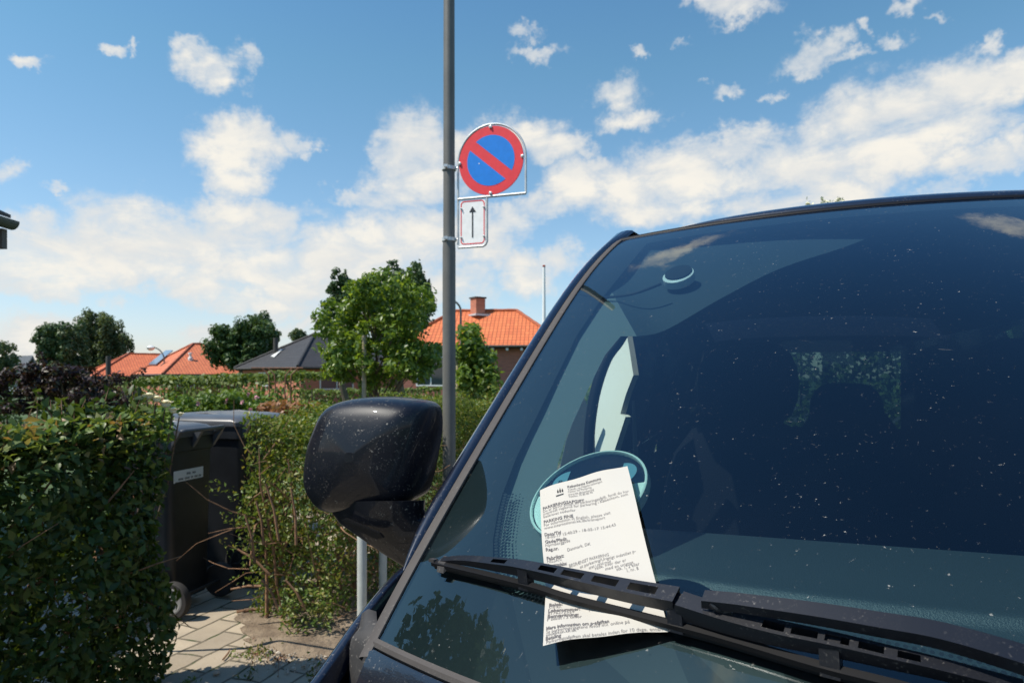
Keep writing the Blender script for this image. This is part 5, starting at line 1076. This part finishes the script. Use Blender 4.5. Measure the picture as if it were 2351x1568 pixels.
# black roofed bungalow
YB = 40; cpos = at(683, 842, YB); bx, by = cpos.x, cpos.y; rzB = R(45); wB, dB = 9.5, 8.0; Rm = Matrix.Rotation(rzB, 3, 'Z'); cen = Vector((bx, by, 0)) - Rm @ Vector((-wB / 2 - .4, -dB / 2 - .4, 0))
hb, rfb, P3 = hip_house('brick_bungalow', 'red brick bungalow with a black tiled roof left of the bushy fruit tree', (cen.x, cen.y), rzB, wB, dB, gz(bx, by), cpos.z, at(0, 768, YB + 6).z, 3.2, M_BRICK, M_BLACKT, over=.4, windows=(('front', -wB / 2 + 1.25, -wB / 2 + 3.6, .62, 1.72), ('left', -1.5, .2, .8, 1.7)))
def on_plane(px, py, A_, B_, C_, lift=0.0):
    n = (B_ - A_).cross(C_ - A_).normalized(); n = n if n.z > 0 else -n; d = ray(px, py); o = Vector((0, 0, H)); return o + d * ((A_ + n * lift - o).dot(n) / d.dot(n))
def left_face(P3, w, d, over, ze, zr, ridge): return P3(-w / 2 - over, -d / 2 - over, ze), P3(-w / 2 - over, d / 2 + over, ze), P3(-ridge / 2, 0, zr)
LFB = left_face(P3, wB, dB, .4, cpos.z, at(0, 768, YB + 6).z, 3.2)
fl_ = on_plane(633, 812, *LFB); MB().lathe([(.16, -.3), (.16, 1.05), (.001, 1.06)], Matrix.Translation(fl_), 12).build('flue_pipe', M_FASCIA, rfb, smooth=40)
MB().prism([on_plane(x, y, *LFB, lift=.03) for x, y in ((622,819),(632,812),(644,803),(649,803),(638,813),(630,821))], (0, -.02, .04)).build('lead_flashing', M_SOFFIT, rfb)
# red and orange roofed bungalows further left
def from_corner(px, Y, rz, w, d, over=.45): p = at(px, HOR, Y); return Vector((p.x, p.y, 0)) - Matrix.Rotation(rz, 3, 'Z') @ Vector((-w / 2 - over, -d / 2 - over, 0))
YR = 48; cen3 = from_corner(373, YR, R(40), 7.6, 9.0)
h3, rf3, P3 = hip_house('red_roof_house', 'low house with a red tiled hip roof, solar panel and roof vent', (cen3.x, cen3.y), R(40), 7.6, 9.0, gz(-25, YR), at(0, 859, YR).z, at(0, 790, YR + 6).z, 1.8, M_BRICK, M_RED_T, windows=(('front', -3.2, -2.0, .6, 1.5), ('front', 1.0, 2.2, .6, 1.5)))
def on_roof(poly, name, mat, rf_, P3, w, d, ze, zr, over, lift, th): pass
LFR = left_face(P3, 7.6, 9.0, .45, at(0, 859, YR).z, at(0, 790, YR + 6).z, 1.8); FFR = (P3(-4.25, -4.95, at(0, 859, YR).z), P3(4.25, -4.95, at(0, 859, YR).z), P3(.9, 0, at(0, 790, YR + 6).z))
MB().prism([on_plane(x, y, *LFR, lift=.08) for x, y in ((341,838),(359,838),(397,806),(381,806))], (0, -.03, .08)).build('solar_panel', pbr('blue_solar_glass', (.10, .16, .24), .12, spec=.8), rf3)
v_ = on_plane(437, 826, *FFR); MB().lathe([(.17, -.2), (.17, .15), (.09, .2), (.08, .42), (.15, .44), (.14, .52), (.0, .54)], Matrix.Translation(v_), 12).build('roof_vent', M_WFRAME, rf3, smooth=40)
v_ = P3(.2, 0, at(0, 790, YR + 6).z); MB().lathe([(.12, -.2), (.12, .32), (.0, .33)], Matrix.Translation(v_), 10).build('flue_pipe', M_FASCIA, rf3, smooth=40)
YO = 58
h4, rf4, P3 = hip_house('orange_roof_house', 'low house with a weathered orange tiled roof behind the purple shrub', (lambda v: (v.x, v.y))(from_corner(213, YO, R(38), 10.5, 8.4)), R(38), 10.5, 8.4, gz(-30, YO), at(0, 863, YO).z, at(0, 812, YO + 5).z, 4.6, M_BRICK, M_RED2)
v_ = at(249, 850, YO - .3); MB().lathe([(.2, -.4), (.2, at(0, 818, YO).z - v_.z), (.0, at(0, 818, YO).z - v_.z + .01)], Matrix.Translation(v_), 10).build('flue_pipe', M_FASCIA, rf4, smooth=40)
# grey gable house at the far left
YG = 46; t = thing('gable_house', at(52, HOR, YG) * 1.0, 'grey house with a slate gable roof at the far left', 'house', 'houses behind the gardens'); t.location.z = gz(-30, YG)
gl = [at(38, 905, YG), at(82, 905, YG), at(90, 866, YG), at(73, 816, YG), at(40, 868, YG)]; back = Vector((-4.5, 3.0, 0))
MB().prism([gl[0], gl[1], gl[1].lerp(gl[2], .8), gl[3] - Vector((0, 0, .2)), gl[4]], back).build('wall', pbr('grey_render', (.20, .24, .27), .8, var=.1), t)
rf5 = MB(); ov = Vector((.25, -.25, 0))
for e_ in (gl[4] + Vector((-.15, 0, -.25)), gl[2] + Vector((.25, 0, -.15))): rf5.add([gl[3] + ov, e_ + ov, e_ + back, gl[3] + back] + [p - Vector((0, 0, .14)) for p in (gl[3] + ov, e_ + ov, e_ + back, gl[3] + back)], [(0, 1, 2, 3), (7, 6, 5, 4), (0, 4, 5, 1), (1, 5, 6, 2), (2, 6, 7, 3)])
rf5.build('roof', pbr('slate_roof', (.10, .11, .125), .7, var=.15), t)
# garage whose eave corner and gutter reach into the picture at the left
gc = at(17, 505, 4.9); ga = thing('garage', Vector((-5.5, 3.2, 0)), 'small building whose roof corner and gutter poke in at the left edge', 'garage')
x1, y1, ze = gc.x, gc.y, gc.z
uv_box(MB().box(Vector((x1 - 2.75, y1 - 2.0, ze / 2 - .15)), (4.6, 3.4, ze - .25)).build('wall', M_BRICK, ga))
MB().loft([[Vector((x1 + .01, y, ze + .015)), Vector((x1 + .01, y, ze + .04)), Vector((x1 - 2.7, y, ze + 1.3)), Vector((x1 - 5.4, y, ze + .04)), Vector((x1 - 5.4, y, ze + .015)), Vector((x1 - 2.7, y, ze + 1.25))] for y in (y1 + .02, y1 - 4.0)], True, cap=True).build('roof', pbr('roofing_felt', (.10, .09, .085), .9), ga)
MB().loft([[Vector((x1 + .02 + .055 * math.cos(R(a)), y, ze - .01 + .06 * math.sin(R(a)))) for a in range(180, 361, 20)] for y in (y1 + .02, y1 - 4.0)]).add([Vector((x1 + .02 + .055 * math.cos(R(a)), y1 + .018, ze - .01 + .06 * math.sin(R(a)))) for a in range(180, 361, 20)], [tuple(range(10))]).build('gutter', pbr('grey_gutter', (.09, .10, .085), .5), ga)
MB().box(Vector((x1 - .035, y1 - .02, ze - .14)), (.06, .05, .14)).build('rafter_end', pbr('weathered_timber', (.14, .125, .11), .85), ga)

# ================================================================== litter, weeds and stones on the path
def ground_at(px, py): return at(px, py, H * F_PX / (py - HOR))
def weed(px, py, n, spread, hgt, label, name='weed', mat=None, size=.03):
    p = ground_at(px, py); t = thing(name, p, label, 'weed'); P_ = np.array([tuple(p + Vector((random.gauss(0, spread), random.gauss(0, spread), abs(random.gauss(hgt * .5, hgt * .35))))) for _ in range(n)])
    leaves('leaves', P_, rng.normal(size=(n, 3)) + np.array([0, 0, .5]), rng.uniform(.6, 1.3, n) * size, mat or G_ROSE, t, True, .4, 1.0); mb = MB()
    for q in P_[: max(3, n // 5)]: mb.tube([p, Vector(q)], [.0015, .0008], 4)
    mb.build('stalks', M_TWIG, t)
weed(570, 1558, 20, .018, .045, 'small dark weed in a paving joint near the frame bottom', size=.03, mat=G_PRIVET); weed(720, 1563, 26, .028, .085, 'spindly weed in the paving beside the van bonnet', size=.026, mat=G_PRIVET); weed(436, 1564, 30, .02, .012, 'flat green weed tuft in the paving joint by the privet hedge', size=.02)
weed(585, 1500, 120, .06, .03, 'low brownish weeds at the edge of the soil bed', size=.022, mat=G_BOX); weed(640, 1508, 60, .07, .015, 'dry reddish leaf litter on the soil bed', mat=leaf_mat('dry_litter', [(.20, .11, .06), (.26, .16, .09), (.14, .08, .05)], .1), size=.024)
def stick(px0, py0, px1, py1, r_, label):
    a, b = ground_at(px0, py0), ground_at(px1, py1); a.z = b.z = r_ + .001; m = a.lerp(b, .5) + Vector((.006, .008, .004)); tag(MB().tube([a, m, b], [r_, r_ * .9, r_ * .5], 6).build('twig', M_TWIG, None, 50, loc=a), label, 'twig', 'twigs lying on the paving')
stick(512, 1516, 528, 1492, .005, 'short dark twig lying on the paving in the middle of the path'); stick(543, 1408, 605, 1402, .009, 'reddish cut twig lying below the bare end of the right hedge')
mb = MB()
for k in range(210):
    px, py = random.uniform(590, 800), random.gauss(1515, 18); p = ground_at(px, min(1566, max(1478, py))); s = abs(random.gauss(0, .004)) + .002
    mb.lathe([(.001, 0), (s, s * .25), (s * .8, s * .75), (.001, s)], Matrix.Translation(p + Vector((0, 0, .012))) @ Matrix.Rotation(random.random() * 3, 4, 'Z') @ Matrix.Rotation(random.gauss(0, .4), 4, 'X'), 6)
tag(mb.build('gravel', pbr('pale_gravel', (.40, .35, .28), .9, var=.35, vscale=40)), kind='stuff')
p = ground_at(497, 1548); tag(MB().lathe([(.001, 0), (.012, .003), (.016, .009), (.011, .016), (.001, .018)], Matrix.Translation(p), 12).build('pebble', pbr('tan_pebble', (.42, .31, .22), .8), None, 60, loc=p), 'single tan pebble on the paving near the frame bottom', 'pebble')
